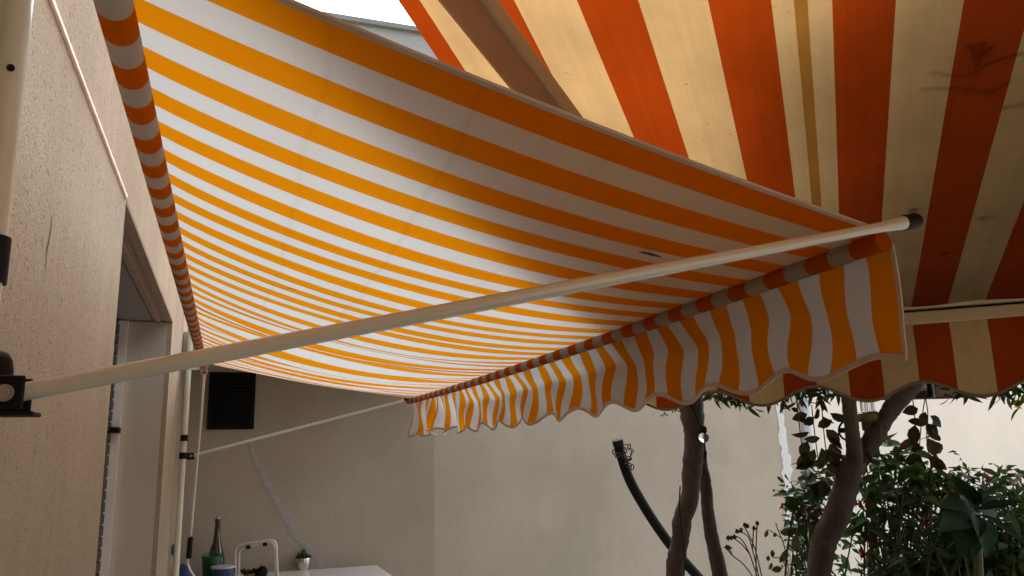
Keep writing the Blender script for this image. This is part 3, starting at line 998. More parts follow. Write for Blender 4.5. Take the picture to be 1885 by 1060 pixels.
# forked tree
D2 = 3.2
base = at(1490, 1240, d=D2); base.z = 0
tree2 = thing('forked_tree', 'leaning brown tree that forks just under the orange valance', 'tree', base)
pts, rad = trunkpath([(1572, 845), (1560, 885), (1544, 940), (1517, 1000), (1507, 1060), (1498, 1140)], D2, [40, 44, 46, 46, 40, 44])
pts += [base]; rad.append(0.06)
tb_ = MB(); wob(tb_, pts, rad, 24, 5); tb_.build('trunk', M['bark'], tree2, smooth=True)
ptl, radl = trunkpath([(1570, 862), (1572, 830), (1569, 795), (1564, 750), (1562, 700), (1560, 560), (1540, 420)], D2, [30, 28, 25, 26, 26, 24, 18])
tb_ = MB(); wob(tb_, ptl, radl, 20, 6); tb_.build('limb', M['bark'], tree2, smooth=True)
ptr, radr = trunkpath([(1572, 868), (1590, 835), (1612, 800), (1634, 762), (1655, 732), (1690, 690), (1760, 560), (1800, 420)], D2 + 0.05, [30, 32, 33, 32, 36, 36, 28, 18])
tb_ = MB(); wob(tb_, ptr, radr, 20, 7); tb_.build('limb', M['bark'], tree2, smooth=True)
cloud(tree2, 'crown', M['leaf_olive'], [((2.7, 3.0, 2.95), 0.7, 0.55), ((3.3, 2.5, 2.75), 0.8, 0.55), ((3.6, 2.0, 2.9), 0.8, 0.5), ((2.9, 2.3, 3.4), 0.8, 0.5), ((4.2, 2.4, 2.6), 0.8, 0.6),
                                       ((2.05, 1.8, 2.62), 0.5, 0.6), ((2.45, 1.3, 2.65), 0.6, 0.55), ((1.6, 2.3, 2.5), 0.5, 0.6), ((2.0, 1.1, 2.85), 0.6, 0.45), ((2.7, 0.6, 2.8), 0.7, 0.5), ((1.65, 1.6, 2.9), 0.42, 0.45), ((1.5, 1.0, 2.95), 0.4, 0.35), ((2.7, 2.0, 2.35), 0.5, 0.6), ((2.2, 2.5, 2.35), 0.45, 0.6), ((1.35, 1.35, 2.85), 0.36, 0.4), ((1.75, 0.75, 2.95), 0.45, 0.4), ((2.2, 0.2, 3.0), 0.6, 0.4)], 70000, 0.11, 32, 0.32, 1.93)  # this row: unseen leaf clusters added over the orange cloth to shade it
# the low leaves that show below the valance, each one by itself
ql = random.Random(21)
for (xa, xb, ya, yb, n_, dd_) in [(1305, 1420, 704, 738, 105, 3.3), (1350, 1395, 728, 758, 16, 3.25), (1420, 1545, 694, 730, 95, 3.4), (1425, 1470, 725, 750, 10, 3.3), (1495, 1545, 705, 734, 30, 3.3), (1505, 1520, 730, 750, 4, 3.25)]:
    for _ in range(n_):
        p_ = at(ql.uniform(xa, xb), ql.uniform(ya, yb) - 6, d=dd_ + ql.uniform(-0.12, 0.12))
        d_ = Vector((ql.uniform(-1, 1), ql.uniform(-0.6, 0.6), ql.uniform(-1.0, 0.15)))
        leaf(tree1 if xa < 1420 else tree2, LM['lance'], p_, d_, rdir(ql), ql.uniform(0.05, 0.085))
for (xa, xb, ya, yb, n_, dd_) in [(1755, 1890, 672, 722, 100, 3.1), (1765, 1880, 712, 736, 34, 3.1), (1730, 1790, 725, 738, 9, 3.0), (1845, 1890, 700, 722, 14, 3.0)]:
    for _ in range(n_):
        p_ = at(ql.uniform(xa, xb), ql.uniform(ya, yb) - 4, d=dd_ + ql.uniform(-0.15, 0.15))
        d_ = Vector((ql.uniform(-1, 1), ql.uniform(-0.6, 0.6), ql.uniform(-0.8, 0.3)))
        leaf(tree2, LM['lance'], p_, d_, rdir(ql), ql.uniform(0.045, 0.08))
# yellow flowered twig at the frame's right edge
fl_ = at(1872, 745, d=2.9)
yf = thing('yellow_flower', 'yellow blossom among bright leaves at the end of the low branches', 'flower', fl_)
for i in range(7):
    a_ = i * 2 * math.pi / 7
    leaf(yf, LM['petal'], fl_, (math.cos(a_), -0.4, math.sin(a_)), (0, -1, 0), 0.022, 'petal')
q = MB(); q.lathe(fl_ + Vector((0, -0.008, -0.004)), [(0.004, 0), (0.007, 0.004), (0.003, 0.009)], 8); q.build('flower_centre', M['stem'], yf)
for i in range(16):
    p_ = at(ql.uniform(1858, 1900), ql.uniform(705, 758), d=2.95 + ql.uniform(-0.05, 0.05))
    leaf(yf, LM['bright'], p_, rdir(ql), rdir(ql), ql.uniform(0.04, 0.07))
q = MB(); q.tube([fl_, at(1880, 715, d=2.95), at(1900, 680, d=3.0)], 0.003, 6); q.build('stalk', M['green_stem'], yf)

# ------------------------------------------------------------------ hanging vines
def vine(name, label, strands, leaves, D_, seed, sizes=(0.05, 0.075), extra=0):
    q = random.Random(seed)
    o = thing(name, label, 'vine', at(*strands[0][0], d=D_))
    for sp in strands:
        mb = MB(); mb.tube(smoothpath([at(a_, b_, d=D_ + q.uniform(-0.02, 0.02)) for a_, b_ in sp], 4), 0.0022, 6)
        mb.build('stem', M['stem'], o)
    for (a_, b_, an, ln) in leaves:
        p_ = at(a_, b_, d=D_ + q.uniform(-0.03, 0.03))
        d_ = RX * math.cos(math.radians(an)) + UP * math.sin(math.radians(an)) + WY * q.uniform(-0.4, 0.4)
        up = -WY + rdir(q) * 0.9
        me = LM['oval'] if q.random() > 0.2 else LM['oval_dry']
        leaf(o, me, p_, d_, up, ln * 1.22 * D_ / FPX)
    return o
qv = random.Random(2)
lv = []
for a_, b_, an, ln in [(1486, 762, 200, 24), (1508, 752, 250, 20), (1515, 766, -40, 26), (1528, 760, -25, 32), (1510, 738, -70, 16), (1498, 775, 180, 26), (1505, 786, 30, 24), (1490, 795, 200, 26),
                       (1520, 790, -50, 34), (1510, 806, 190, 24), (1524, 806, -30, 28), (1487, 812, 250, 28), (1485, 832, 250, 30), (1500, 826, 240, 34), (1512, 824, -80, 34), (1522, 826, -60, 34),
                       (1528, 816, -50, 30), (1515, 842, 230, 20), (1500, 850, 200, 30), (1520, 855, -20, 30), (1530, 838, -10, 22), (1478, 750, 120, 10), (1470, 758, 150, 12), (1500, 772, 60, 20), (1480, 782, 30, 22)]:
    lv.append((a_, b_, an, ln))
vine('hanging_vine', 'thin vine with oval leaves hanging left of the forked tree', [[(1509, 690), (1512, 740), (1517, 800), (1523, 850), (1524, 885)], [(1494, 745), (1500, 800), (1508, 860)], [(1464, 700), (1470, 770), (1480, 850), (1486, 900)]], lv, 3.25, 3)
lv = [(1690, 752, 190, 26), (1704, 758, 260, 22), (1712, 765, -40, 26), (1718, 768, -70, 26), (1708, 772, 200, 22), (1698, 774, 190, 20), (1710, 780, -50, 24), (1684, 782, 255, 32), (1704, 778, -60, 30),
      (1675, 806, 240, 26), (1680, 806, -60, 22), (1695, 808, 10, 26), (1708, 806, -70, 30), (1712, 812, -45, 34), (1700, 822, 190, 24), (1706, 828, -30, 26), (1694, 838, 210, 26), (1712, 838, -50, 30),
      (1700, 850, 250, 24), (1722, 846, -70, 26), (1690, 856, 220, 22), (1716, 790, -60, 26)]
vine('hanging_vine', 'thin vine with oval leaves hanging right of the forked tree', [[(1676, 700), (1682, 750), (1686, 790)], [(1706, 715), (1697, 770), (1692, 830)], [(1700, 715), (1708, 760), (1706, 810), (1714, 860), (1716, 900)]], lv, 3.25, 4)

# ------------------------------------------------------------------ shrubs
def flower_mesh():
    mb = MB()
    prof = [(0.02, 0.0), (0.10, -0.12), (0.13, -0.4), (0.22, -0.55)]
    mb.lathe((0, 0, 0), prof, 7)
    for i in range(4):
        a_ = i * math.pi / 2 + 0.3; c_, s_ = math.cos(a_), math.sin(a_)
        mb.add([(0.1 * c_ - 0.08 * s_, 0.1 * s_ + 0.08 * c_, -0.38), (0.1 * c_ + 0.08 * s_, 0.1 * s_ - 0.08 * c_, -0.38), (0.5 * c_, 0.5 * s_, -0.75)], [(0, 1, 2)])
    mb.add([(0.015, 0, -0.5), (-0.015, 0, -0.5), (0, 0, -1.15)], [(0, 1, 2)])
    me = bpy.data.meshes.new('red_flower')
    me.from_pydata(mb.v, [], mb.f); me.materials.append(M['red_petal']); me.update()
    return me
FLM = flower_mesh()

def shrub(name, label, base_px, D_, spots, n_, size, me_keys, seed, flowers=(), stems=14, cat='shrub', spread=0.1, fill=0, fill_size=0.05, fill_wid=0.35):
    """spots: (px, py, radius px) blobs of leaves; stems run up to them from the base"""
    q = random.Random(seed)
    b0 = at(*base_px, d=D_); b0.z = 0
    o = thing(name, label, cat, b0)
    tot = sum(s_[2] ** 2 for s_ in spots)
    tips = []
    for (a_, b_, r_) in spots:
        for _ in range(max(3, int(n_ * r_ * r_ / tot))):
            an = q.uniform(0, 2 * math.pi); rr_ = r_ * math.sqrt(q.random())
            p_ = at(a_ + rr_ * math.cos(an), b_ + rr_ * math.sin(an), d=D_ + q.uniform(-1.0, 1.0) * max(spread, r_ * D_ / FPX * 0.8))
            d_ = rdir(q); d_.z = d_.z * 0.6 - 0.15
            leaf(o, LM[q.choice(me_keys)], p_, d_, rdir(q) + Vector((0, 0, 1.0)), q.uniform(*size))
            tips.append(p_)
    if fill:
        fb_ = [(at(a_, b_ + 8, d=D_ + 0.12), r_ * 1.1 * D_ / FPX, 1.0) for a_, b_, r_ in spots] + [(at(a_, b_ + 70, d=D_ + 0.1), r_ * 1.3 * D_ / FPX, 1.0) for a_, b_, r_ in spots if b_ > 930]
        cloud(o, 'inner_leaves', M['leaf_dark'], fb_, fill, fill_size, seed + 100, fill_wid)
    mb = MB()
    for _ in range(stems):
        t_ = q.choice(tips)
        m1 = b0.lerp(t_, 0.55) + Vector((q.uniform(-.08, .08), q.uniform(-.08, .08), 0.12))
        mb.tube(smoothpath([b0 + Vector((q.uniform(-.06, .06), q.uniform(-.06, .06), 0)), m1, t_], 5), [0.007 - 0.0045 * i / 10 for i in range(11)], 5)
    st_ = mb.build('stems', M['stem'], o)
    for a_, b_ in flowers:
        f_ = bpy.data.objects.new('flower', FLM); COL.objects.link(f_); f_.parent = o
        f_.location = at(a_, b_, d=D_ - 0.06) - b0
        f_.scale = (0.044,) * 3
        f_.rotation_euler = (q.uniform(-.4, .4), q.uniform(-.4, .4), q.uniform(0, 6))
    return o

shrub('fuchsia', 'fuchsia shrub with dangling red flowers left of the forked trunk', (1500, 1200), 3.4,
      [(1495, 880, 34), (1510, 915, 32), (1475, 905, 26), (1490, 945, 30), (1455, 912, 16), (1470, 925, 22), (1500, 985, 24), (1480, 1010, 24), (1530, 870, 22), (1495, 1040, 22), (1470, 985, 14)],
      150, (0.045, 0.085), ['fuchsia', 'fuchsia', 'narrow', 'oval'], 41,
      [(1462, 940), (1440, 925), (1498, 938), (1512, 946), (1520, 868), (1484, 955), (1508, 930), (1490, 930)], fill=380)
shrub('fuchsia', 'fuchsia shrub with red flowers right of the forked trunk', (1620, 1200), 3.3,
      [(1625, 850, 34), (1660, 850, 26), (1605, 880, 26), (1650, 890, 42), (1610, 930, 44), (1660, 925, 40), (1690, 880, 34), (1715, 870, 22), (1600, 965, 34), (1640, 960, 30), (1700, 905, 26), (1580, 985, 24), (1650, 1000, 30), (1730, 890, 24)],
      225, (0.055, 0.105), ['fuchsia', 'fuchsia', 'fuchsia', 'narrow', 'bright'], 42,
      [(1575, 918), (1584, 922), (1596, 920), (1640, 950), (1665, 885), (1716, 910), (1720, 922), (1708, 970), (1702, 975), (1585, 1005), (1588, 1015), (1645, 905), (1612, 990), (1634, 902), (1590, 1012), (1704, 963), (1725, 915), (1735, 905)], stems=34, fill=350, fill_size=0.075)
shrub('fern_shrub', 'low dark shrub of fine narrow leaves filling the lower right corner', (1780, 1250), 2.75,
      [(1760, 1000, 34), (1720, 1030, 40), (1800, 1020, 46), (1850, 1010, 42), (1880, 980, 34), (1680, 1045, 34), (1770, 1055, 40), (1840, 1055, 44), (1885, 1040, 34), (1640, 1050, 24), (1860, 950, 24)],
      290, (0.04, 0.085), ['narrow', 'narrow', 'fuchsia', 'lance'], 43, stems=30, fill=5200, fill_size=0.05, fill_wid=0.24)
shrub('leafy_shrub', 'mixed shrub with reddish young leaves behind the broad leaved plant', (1850, 1250), 3.3,
      [(1760, 880, 26), (1780, 900, 22), (1830, 890, 26), (1865, 890, 22), (1740, 905, 26), (1880, 910, 16), (1880, 940, 20), (1745, 950, 26), (1720, 960, 24), (1870, 960, 22)],
      120, (0.04, 0.075), ['oval', 'fuchsia', 'oval_dry', 'narrow'], 44, stems=20, fill=900)

# broad leaved plant
DBp = 2.55
bp = at(1795, 1250, d=DBp); bp.z = 0
broad = thing('broadleaf_plant', 'plant with large glossy dark leaves spreading from one crown', 'plant', bp)
qb = random.Random(6)
for (a_, b_, c_, e_, nd, wdt) in [(1796, 932, 1757, 861, -0.05, 1.15), (1798, 928, 1834, 887, -0.1, 1.1), (1790, 936, 1736, 920, -0.12, 0.9), (1800, 938, 1890, 914, 0.0, 0.5), (1802, 946, 1893, 992, -0.15, 0.7),
                              (1788, 945, 1740, 962, -0.2, 0.85), (1792, 950, 1768, 1003, -0.25, 0.75), (1800, 950, 1828, 1008, -0.25, 0.75), (1804, 930, 1866, 900, 0.12, 0.4), (1788, 948, 1724, 998, -0.05, 0.7), (1797, 955, 1800, 1015, -0.2, 0.7),
                              (1795, 940, 1770, 900, 0.15, 0.8), (1800, 940, 1850, 940, 0.12, 0.6), (1800, 950, 1852, 1020, 0.05, 0.7), (1790, 955, 1745, 1025, 0.1, 0.7), (1785, 940, 1715, 955, 0.1, 0.6)]:
    p_ = at(a_, b_, d=DBp); e2 = at(c_, e_, d=DBp + nd)
    d_ = e2 - p_
    o = leaf(broad, LM['broad'], p_, d_, UP * 0.9 - WY * 0.55 + rdir(qb) * 0.75, d_.length)
    o.scale = (d_.length, d_.length * wdt, d_.length)
q = MB(); q.tube(smoothpath([bp, bp + Vector((0.03, 0.02, 0.6)), at(1797, 945, d=DBp)], 6), [0.018] * 7 + [0.014] * 6, 8); q.build('stem', M['green_stem'], broad, smooth=True)

# dry flower stalks
DD = 3.0
dp_ = at(1400, 1250, d=DD); dp_.z = 0
dry = thing('dried_flowers', 'bare dried flower stalks with dark seed heads before the grey wall', 'plant', dp_)
stalks = [[(1400, 1075), (1385, 1010), (1375, 985), (1357, 978)], [(1395, 1075), (1370, 1040), (1348, 1022), (1335, 1005)], [(1392, 1075), (1392, 1000), (1394, 965)], [(1398, 1075), (1380, 1020), (1362, 990), (1340, 988)],
          [(1405, 1075), (1390, 1010), (1370, 968)], [(1348, 1022), (1342, 1008)], [(1385, 1012), (1387, 975)], [(1380, 1020), (1366, 1002), (1350, 990)]]
for sp in stalks:
    pt = smoothpath([at(a_, b_, d=DD) for a_, b_ in sp], 4)
    if sp[0][1] > 1070: pt = [dp_] + pt
    q = MB(); q.tube(pt, 0.0024, 5); q.build('stalk', M['stem'], dry)
for a_, b_ in [(1357, 978), (1352, 988), (1340, 990), (1338, 1007), (1342, 1008), (1394, 963), (1388, 972), (1376, 968), (1371, 966), (1364, 976), (1346, 990)]:
    c_ = at(a_, b_, d=DD); q = MB(); q.lathe(c_ + Vector((0, 0, -0.008)), [(0.003, 0), (0.008, 0.005), (0.006, 0.012), (0.002, 0.017)], 7); q.build('seed_head', M['seed'], dry)
    for _ in range(2): leaf(dry, LM['oval_dry'], c_, rdir(qb), rdir(qb), 0.014, 'bract')
tw = thing('leafy_sprig', 'thin sprig with round leaves beside the dried flower stalks', 'plant', at(1450, 1250, d=3.1) * 1.0)
tw.location.z = 0
for sp in [[(1455, 1075), (1445, 1010), (1432, 975), (1428, 962)], [(1450, 1060), (1440, 1030), (1422, 1026)], [(1438, 990), (1420, 978), (1412, 975)]]:
    q = MB(); pt = smoothpath([at(a_, b_, d=3.1) for a_, b_ in sp], 4)
    if sp[0][1] > 1070: pt = [tw.location.copy()] + pt
    q.tube(pt, 0.002, 5); q.build('stem', M['stem'], tw)
for a_, b_, an, ln in [(1412, 975, 260, 16), (1428, 980, 250, 10), (1436, 981, 10, 24), (1450, 985, 40, 22), (1462, 985, -80, 28), (1448, 1010, 250, 30), (1460, 1020, -60, 24), (1422, 1026, 90, 14), (1414, 1022, -90, 12), (1434, 1030, -20, 10), (1420, 1035, 260, 16), (1440, 1046, 190, 20)]:
    leaf(tw, LM['oval'] if an < 255 else LM['oval_dry'], at(a_, b_, d=3.1), RX * math.cos(math.radians(an)) + UP * math.sin(math.radians(an)), -WY + rdir(qb) * 0.6, ln * 3.1 / FPX)

# wiry tendrils hanging under the orange valance
for i, (a_, b_, c_) in enumerate([(1221, 738, 762), (1242, 738, 755)]):
    Dw = 2.78
    t0 = at(a_, b_, d=Dw)
    o = thing('tendril', ['thin wiry tendril hanging by the valance corner, the left and longer one', 'thin wiry tendril hanging by the valance corner, the right and shorter one'][i], 'twig', t0, 'tendrils under the valance corner')
    q = MB(); e_ = at(a_ + 2, c_, d=Dw); q.tube([t0, e_], 0.0014, 5)
    for dx, dy in ((-7, 5), (6, 3), (-2, 7), (4, -3)):
        q.tube([e_, at(a_ + 2 + dx * 0.8, c_ + dy * 0.6, d=Dw)], 0.0012, 5)
    q.build('stalk', M['stem'], o)
    for dx, dy in ((-7, 5), (6, 3)):
        q = MB(); q.lathe(at(a_ + 2 + dx * 0.8, c_ + dy * 0.6, d=Dw), [(0.001, -0.003), (0.004, 0), (0.001, 0.003)], 6); q.build('bud', M['seed'], o)

# lantern, ring and shelf between the limbs
DL = 3.28
lc = at(1600, 772, d=DL)
def hpx(n_): return n_ * DL / FPX
lan = thing('hanging_lantern', 'glass lantern with an olive collar hanging between the forked limbs', 'lantern', lc - Vector((0, 0, hpx(20))))
q = MB(); q.lathe(lc + Vector((0, 0, hpx(14))), [(hpx(13), 0), (hpx(13.5), hpx(31)), (hpx(12.5), hpx(31)), (hpx(12), hpx(1))], 20); q.build('glass', M['clear_glass'], lan, smooth=True)
for i in range(7):
    a_ = i * 0.9; q = MB()
    q.tube([lc + Vector((hpx(12.2) * math.cos(a_), hpx(12.2) * math.sin(a_), hpx(15))), lc + Vector((hpx(12.4) * math.cos(a_), hpx(12.4) * math.sin(a_), hpx(44)))], 0.0016, 5)
    q.build('wire', M['steel'], lan)
q = MB(); q.lathe(lc + Vector((0, 0, -hpx(4))), [(hpx(18), 0), (hpx(21), hpx(4)), (hpx(20), hpx(14)), (hpx(15), hpx(18))], 20); q.build('collar', M['olive_glaze'], lan, smooth=True)
q = MB(); q.lathe(lc + Vector((0, 0, -hpx(21))), [(hpx(11), 0), (hpx(14), hpx(3)), (hpx(14), hpx(16.5))], 18); q.build('pot', M['terracotta'], lan, smooth=True)
q = MB(); q.lathe(lc + Vector((0, 0, hpx(45.5))), [(hpx(15), 0), (hpx(15), hpx(4)), (hpx(4), hpx(12))], 18); q.build('lid', M['dark_wood'], lan, smooth=True)
q = MB(); q.tube([lc + Vector((0, 0, hpx(57))), lc + Vector((0, 0, hpx(150)))], 0.002, 5); q.build('hanger', M['steel'], lan)
rc = at(1561, 792, d=DL + 0.02)
q = MB(); q.tube([rc + RX * hpx(17) * math.cos(i * math.pi / 12) + UP * hpx(18) * math.sin(i * math.pi / 12) for i in range(25)], 0.0045, 8, caps=False)
q.tube([rc - RX * hpx(17), rc + RX * hpx(17)], 0.011, 8)
tag(q.build('metal_ring', M['black_plastic'], origin=rc - Vector((0, 0, hpx(18))), smooth=True), 'dark metal ring on a bar behind the left limb of the forked tree', 'ring')
DS = 3.42
def spx(n_): return n_ * DS / FPX
sc_ = at(1705, 712, d=DS)
shelf = thing('wooden_box', 'dark wooden box with a brown panel fixed under the branches on the right', 'box', sc_ - Vector((0, 0, spx(20))))
hx = Vector((RX.x, RX.y, 0)).normalized(); hy = Vector((-hx.y, hx.x, 0))
q = MB(); q.obox(sc_ + hy * 0.06 + Vector((0, 0, spx(12))), hx * spx(76), hy * 0.05, Vector((0, 0, spx(32)))); q.build('board', M['dark_wood'], shelf)
q = MB(); q.obox(sc_ + hx * spx(33) + hy * 0.0 + Vector((0, 0, -spx(9))), hx * spx(18), hy * 0.008, Vector((0, 0, spx(9)))); q.build('panel', M['brown_wood'], shelf)
for dx in (11, 53):
    q = MB(); q.obox(sc_ + hx * spx(dx) - hy * 0.002 + Vector((0, 0, -spx(1))), hx * spx(1.6), hy * 0.008, Vector((0, 0, spx(18.5)))); q.build('upright', M['grey_paint'], shelf)
q = MB(); q.obox(sc_ + hx * (-spx(16)) - hy * 0.004 + Vector((0, 0, spx(2))), hx * spx(15), hy * 0.006, Vector((0, 0, spx(9)))); q.build('roof_scrap', M['grey_paint'], shelf)

# twigs and leaves lying on top of the orange cloth
def on_orange(px, py, dz=0.004):
    v = at(px, py, d=1.0) - EYE
    lo, hi = 0.5, 4.0
    for _ in range(50):
        md = (lo + hi) / 2; P_ = EYE + v * md
        s_ = (Vector((OB.x, OB.y, 0)) - Vector((P_.x, P_.y, 0))).dot(A2); t_ = (Vector((P_.x, P_.y, 0)) - Vector((OB.x, OB.y, 0))).dot(T2)
        if P_.z < oz(s_, t_) + dz: lo = md
        else: hi = md
    return P_
debris = [
    ('dead_twig', 'forked dead twig lying on top of the orange awning near the right edge', [[(1792, 118), (1805, 95), (1825, 78)], [(1800, 108), (1780, 75)], [(1806, 90), (1803, 70)]], 0.004),
    ('dead_twig', 'long curved dead twig lying on top of the orange awning below the forked twig', [[(1790, 128), (1830, 105), (1885, 90)]], 0.003),
    ('dead_twig', 'thin straight dead twig casting a line across the orange awning', [[(1710, 128), (1750, 134), (1800, 133)]], 0.0018),
    ('dead_twig', 'bristly dead twig on the orange awning under the thin straight twig', [[(1690, 160), (1760, 156), (1815, 165), (1860, 140)], [(1815, 165), (1828, 175)], [(1812, 160), (1826, 152)]], 0.0028),
    ('dead_twig', 'short dark twig on the orange awning at the right frame edge', [[(1835, 190), (1860, 190), (1895, 180)], [(1840, 196), (1850, 190)]], 0.003)]
for nm, lab, segs, r_ in debris:
    q = MB()
    for sg in segs: q.tube(smoothpath([on_orange(a_, b_, 0.003 + r_) for a_, b_ in sg], 4), r_, 6)
    tag(q.build(nm, M['stem'], origin=on_orange(*segs[0][0])), lab, 'twig', 'twigs on the orange awning')
qd = random.Random(17)
for lab, (a_, b_) in [('dry leaf on the orange awning beside the black arm end cap', (1690, 378)), ('dry leaf on the orange awning in the cream stripe right of the end cap', (1790, 400)),
                      ('dry leaf on the orange awning low in the last cream stripe', (1810, 455)), ('dry leaf low on a cream stripe of the orange awning, close to its front bar', (1725, 470))]:
    p_ = on_orange(a_, b_, 0.004)
    tmp = thing('fallen_leaf', lab, 'leaf', p_, 'leaves on the orange awning')
    leaf(tmp, LM['oval_dry'], p_, Vector((qd.uniform(-1, 1), qd.uniform(-1, 1), 0.0)), (0, 0, -1), 0.05, 'blade')
def on_yellow(px, py):
    best = None
    for i in range(0, 253):
        for j in range(0, 41):
            P_ = canopy_pt(i / 4, j / 40); v = P_ - EYE; dz_ = v.dot(WY)
            x_ = 942.5 + FPX * v.dot(RX) / dz_; y_ = 530 - FPX * v.dot(UP) / dz_
            e_ = (x_ - px) ** 2 + (y_ - py) ** 2
            if best is None or e_ < best[0]: best = (e_, P_)
    return best[1]
for lab, (a_, b_), sz in [('small dead leaf lying on the middle of the yellow awning', (567, 438), 0.035), ('small curled leaf on the yellow awning nearer the left wall', (518, 524), 0.035), ('dead leaf lying on the yellow awning under the orange shade', (1178, 461), 0.05)]:
    p_ = on_yellow(a_, b_) + Vector((0, 0, -0.003))
    tmp = thing('fallen_leaf', lab, 'leaf', p_, 'leaves on the yellow awning')
    leaf(tmp, LM['flat_dry'], p_, Vector((qd.uniform(0.3, 1), qd.uniform(-1, 1), -0.2)), (0, 0, 1), sz, 'blade')

# ------------------------------------------------------------------ table corner by the back building
TZ = at(600, 1047, y=5.80).z
tb0 = at(435, 1056, z=TZ); tb1 = at(705, 1047.5, z=TZ)
table = thing('white_table', 'white topped table standing against the beige back wall', 'table', (0.6, 5.5, 0))
x1 = tb1.x
q = MB(); q.box((0.02, 5.05, TZ - 0.03), (x1, 5.82, TZ)); to = q.build('tabletop', M['white_enamel'], table); bevel(to, 0.004, 2)
for lx, ly in ((0.06, 5.1), (x1 - 0.06, 5.1), (0.06, 5.77), (x1 - 0.06, 5.77)):
    q = MB(); q.box((lx - 0.02, ly - 0.02, 0), (lx + 0.02, ly + 0.02, TZ - 0.03)); q.build('leg', M['white_enamel'], table)
# silver pot with a cactus
pc = at(558, 1048, z=TZ)
def tpx(n_, y_=5.5): return n_ * 5.3 / FPX
pot = thing('tin_pot', 'shiny tin pot holding a small cactus on the white table', 'pot', (pc.x, pc.y, TZ))
q = MB(); q.lathe((pc.x, pc.y, TZ), [(tpx(11), 0), (tpx(13.5), tpx(4)), (tpx(14.5), tpx(22)), (tpx(14), tpx(23)), (tpx(12.5), tpx(21))], 24); q.build('body', M['tin'], pot, smooth=True)
q = MB(); q.lathe((pc.x, pc.y, TZ + tpx(21)), [(tpx(14.8), 0), (tpx(15.2), tpx(1.5)), (tpx(14), tpx(3))], 24); q.build('rim', M['dark_wood'], pot, smooth=True)
for dx, h_, r_ in ((0, 14, 5.5), (-8, 8, 4), (6, 5, 3.5)):
    q = MB(); q.lathe((pc.x + tpx(dx), pc.y, TZ + tpx(23)), [(tpx(r_ * .6), 0), (tpx(r_), tpx(h_ * .35)), (tpx(r_ * .8), tpx(h_ * .75)), (tpx(1), tpx(h_))], 10); q.build('cactus', M['cactus'], pot, smooth=True)
# folding chair of white tube
DC = 5.15
ch0 = at(470, 1140, d=DC); ch0.z = 0
chair = thing('folding_chair', 'white tubular folding chair with its back against the table', 'chair', ch0)
for dpx, tp, nm, dz_ in ((0, [(434, 1066), (433, 1020), (436, 1008), (446, 1002), (470, 998), (495, 995), (504, 996), (508, 1002), (509, 1020), (511, 1062)], 'back_frame', 0), (0.03, [(440, 1066), (440, 1022), (443, 1012), (452, 1008), (472, 1004), (496, 1000), (502, 1001), (505, 1008), (506, 1022), (508, 1062)], 'inner_frame', 0)):
    pt = smoothpath([at(a_, b_, d=DC + dpx) for a_, b_ in tp], 4)
    l0 = pt[0].copy(); l1 = pt[-1].copy()
    pt = [Vector((l0.x - 0.01, l0.y - 0.12, 0))] + pt + [Vector((l1.x + 0.01, l1.y - 0.12, 0))]
    q = MB(); q.tube(pt, 0.0085, 10); q.build(nm, M['white_enamel'], chair, smooth=True)
for a_ in (457, 488):
    c_ = at(a_, 1007 - (a_ - 457) * 0.17, d=DC + 0.01)
    q = MB(); q.tube([c_ - RX * 0.012, c_ + RX * 0.012], 0.012, 10); q.build('clip', M['black_plastic'], chair, smooth=True)
# dark cabinet with bottle, bucket and bowl
CZ = at(400, 1075, y=5.5).z
cab = MB(); cab.box((-0.27, 5.08, 0.0), (-0.0, 5.85, CZ))
cabo = tag(cab.build('cabinet', M['dark_wood'], origin=(-0.13, 5.5, 0)), 'low dark cabinet in the corner carrying the bottle and the bucket', 'cabinet'); bevel(cabo, 0.004)
bo = at(399, 1000, y=5.62)
hb = lambda n_: n_ * (bo - EYE).dot(WY) / FPX
bh = at(399, 950, y=5.62).z - CZ
bot = thing('wine_bottle', 'dark brown wine bottle standing in the shaded corner', 'bottle', (bo.x, bo.y, CZ))
q = MB(); q.lathe((bo.x, bo.y, CZ), [(hb(14), 0), (hb(16), hb(3)), (hb(16), bh - hb(78)), (hb(12), bh - hb(62)), (hb(7.5), bh - hb(46)), (hb(5.2), bh - hb(30)), (hb(4.6), bh - hb(10)), (hb(5.6), bh - hb(9)), (hb(5.6), bh - hb(5))], 22); q.build('body', M['bottle_glass'], bot, smooth=True)
q = MB(); q.lathe((bo.x, bo.y, CZ), [(hb(3), bh - hb(5.2)), (hb(3.4), bh - hb(1)), (hb(2), bh)], 12); q.build('stopper', M['steel'], bot, smooth=True)
gb = at(390, 1030, y=5.45); gh = at(392, 1023, y=5.45).z - CZ
buc = thing('green_bucket', 'green plastic bucket in front of the dark wine bottle', 'bucket', (gb.x, gb.y, CZ))
q = MB(); q.lathe((gb.x, gb.y, CZ), [(0.045, 0), (0.052, gh * 0.5), (0.058, gh - 0.01), (0.061, gh - 0.01), (0.061, gh), (0.055, gh), (0.045, gh * 0.2)], 22); q.build('body', M['green_plastic'], buc, smooth=True)
q = MB(); q.tube([Vector((gb.x + 0.06 * math.cos(a_), gb.y - 0.02, CZ + gh + 0.022 * math.sin(a_))) for a_ in [i * math.pi / 10 for i in range(11)]], 0.003, 6); q.build('handle', M['green_plastic'], buc, smooth=True)
wb = at(411, 1050, y=5.33); wh = at(411, 1042, y=5.33).z - CZ
bowl = thing('blue_pot', 'dark blue glazed pot with a pale rim beside the green bucket', 'pot', (wb.x, wb.y, CZ))
q = MB(); q.lathe((wb.x, wb.y, CZ), [(0.045, 0), (0.062, 0.02), (0.070, max(0.03, wh - 0.012)), (0.066, max(0.034, wh - 0.01))], 24); q.build('body', M['blue_glaze'], bowl, smooth=True)
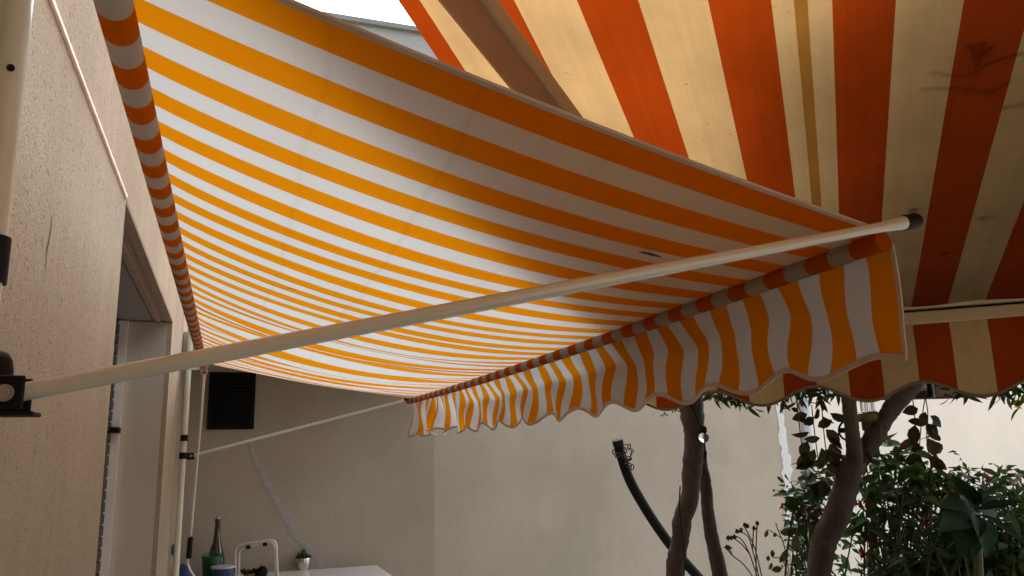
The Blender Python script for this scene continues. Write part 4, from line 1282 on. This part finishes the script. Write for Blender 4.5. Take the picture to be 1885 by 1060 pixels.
q = MB(); q.lathe((wb.x, wb.y, CZ + max(0.034, wh - 0.011)), [(0.066, 0), (0.073, 0.002), (0.072, 0.012), (0.064, 0.012)], 24); q.build('rim', M['pale_rim'], bowl, smooth=True)
# clutter seen through the chair
cl_ = at(481, 1044, y=5.6)
o = thing('black_planter', 'small black planter seen through the white chair frame', 'planter', (cl_.x, cl_.y, TZ))
q = MB(); q.lathe((cl_.x, cl_.y, TZ), [(0.028, 0), (0.038, 0.012), (0.042, 0.05), (0.037, 0.05), (0.035, 0.035)], 16); q.build('body', M['black_plastic'], o, smooth=True)
for i in range(12): leaf(o, LM['fuchsia'], Vector((cl_.x, cl_.y, TZ + 0.045)), Vector((qb.uniform(-1, 1), qb.uniform(-1, 1), 0.7)), rdir(qb), 0.035)
cl_ = at(460, 1048, y=5.6)
o = thing('potted_plant', 'dark potted plant with a red tinge seen through the white chair frame', 'potted plant', (cl_.x, cl_.y, TZ))
q = MB(); q.lathe((cl_.x, cl_.y, TZ), [(0.03, 0), (0.04, 0.03), (0.034, 0.03)], 16); q.build('pot', M['terracotta'], o, smooth=True)
for i in range(26): leaf(o, LM['narrow'] if i % 4 else LM['oval_dry'], Vector((cl_.x + qb.uniform(-.02, .02), cl_.y, TZ + 0.02)), Vector((qb.uniform(-1, 1), qb.uniform(-1, 1), 0.5)), rdir(qb), qb.uniform(0.04, 0.07))

# small things by the far pole
p = at(319.5, 1011, x=WX + 0.012)
b = MB(); b.obox(p, (0.008, 0, 0), (0, 0.03, 0), (0, 0, 0.028)); b.obox(p + Vector((0.004, 0.02, -0.03)), (0.005, 0, 0), (0, 0.012, 0), (0, 0, 0.012))
pg = tag(b.build('peg', plain('teal_plastic', (0.01, 0.10, 0.085), 0.4), origin=p - Vector((0, 0, 0.028))), 'small teal plastic peg on the wall edge beside the far pole', 'peg'); bevel(pg, 0.003)
p = at(337, 1050, y=5.2)
p.z = CZ + 0.12
rg = MB(); qn = random.Random(8); nn = 14; prof = [(0.02, -0.12), (0.05, -0.08), (0.055, -0.03), (0.045, 0.015), (0.02, 0.035), (0.004, 0.04)]
rg.lathe(p, prof, nn)
for i in range(len(rg.v)):
    v = Vector(rg.v[i]); rg.v[i] = tuple(v + NZ.noise_vector(v * 22) * 0.014)
tag(rg.build('blue_cloth', plain('blue_cotton', (0.025, 0.05, 0.16), 0.9, bumps=0.3), origin=p - Vector((0, 0, 0.12)), smooth=True), 'crumpled blue cloth on the cabinet behind the crank handle', 'cloth')
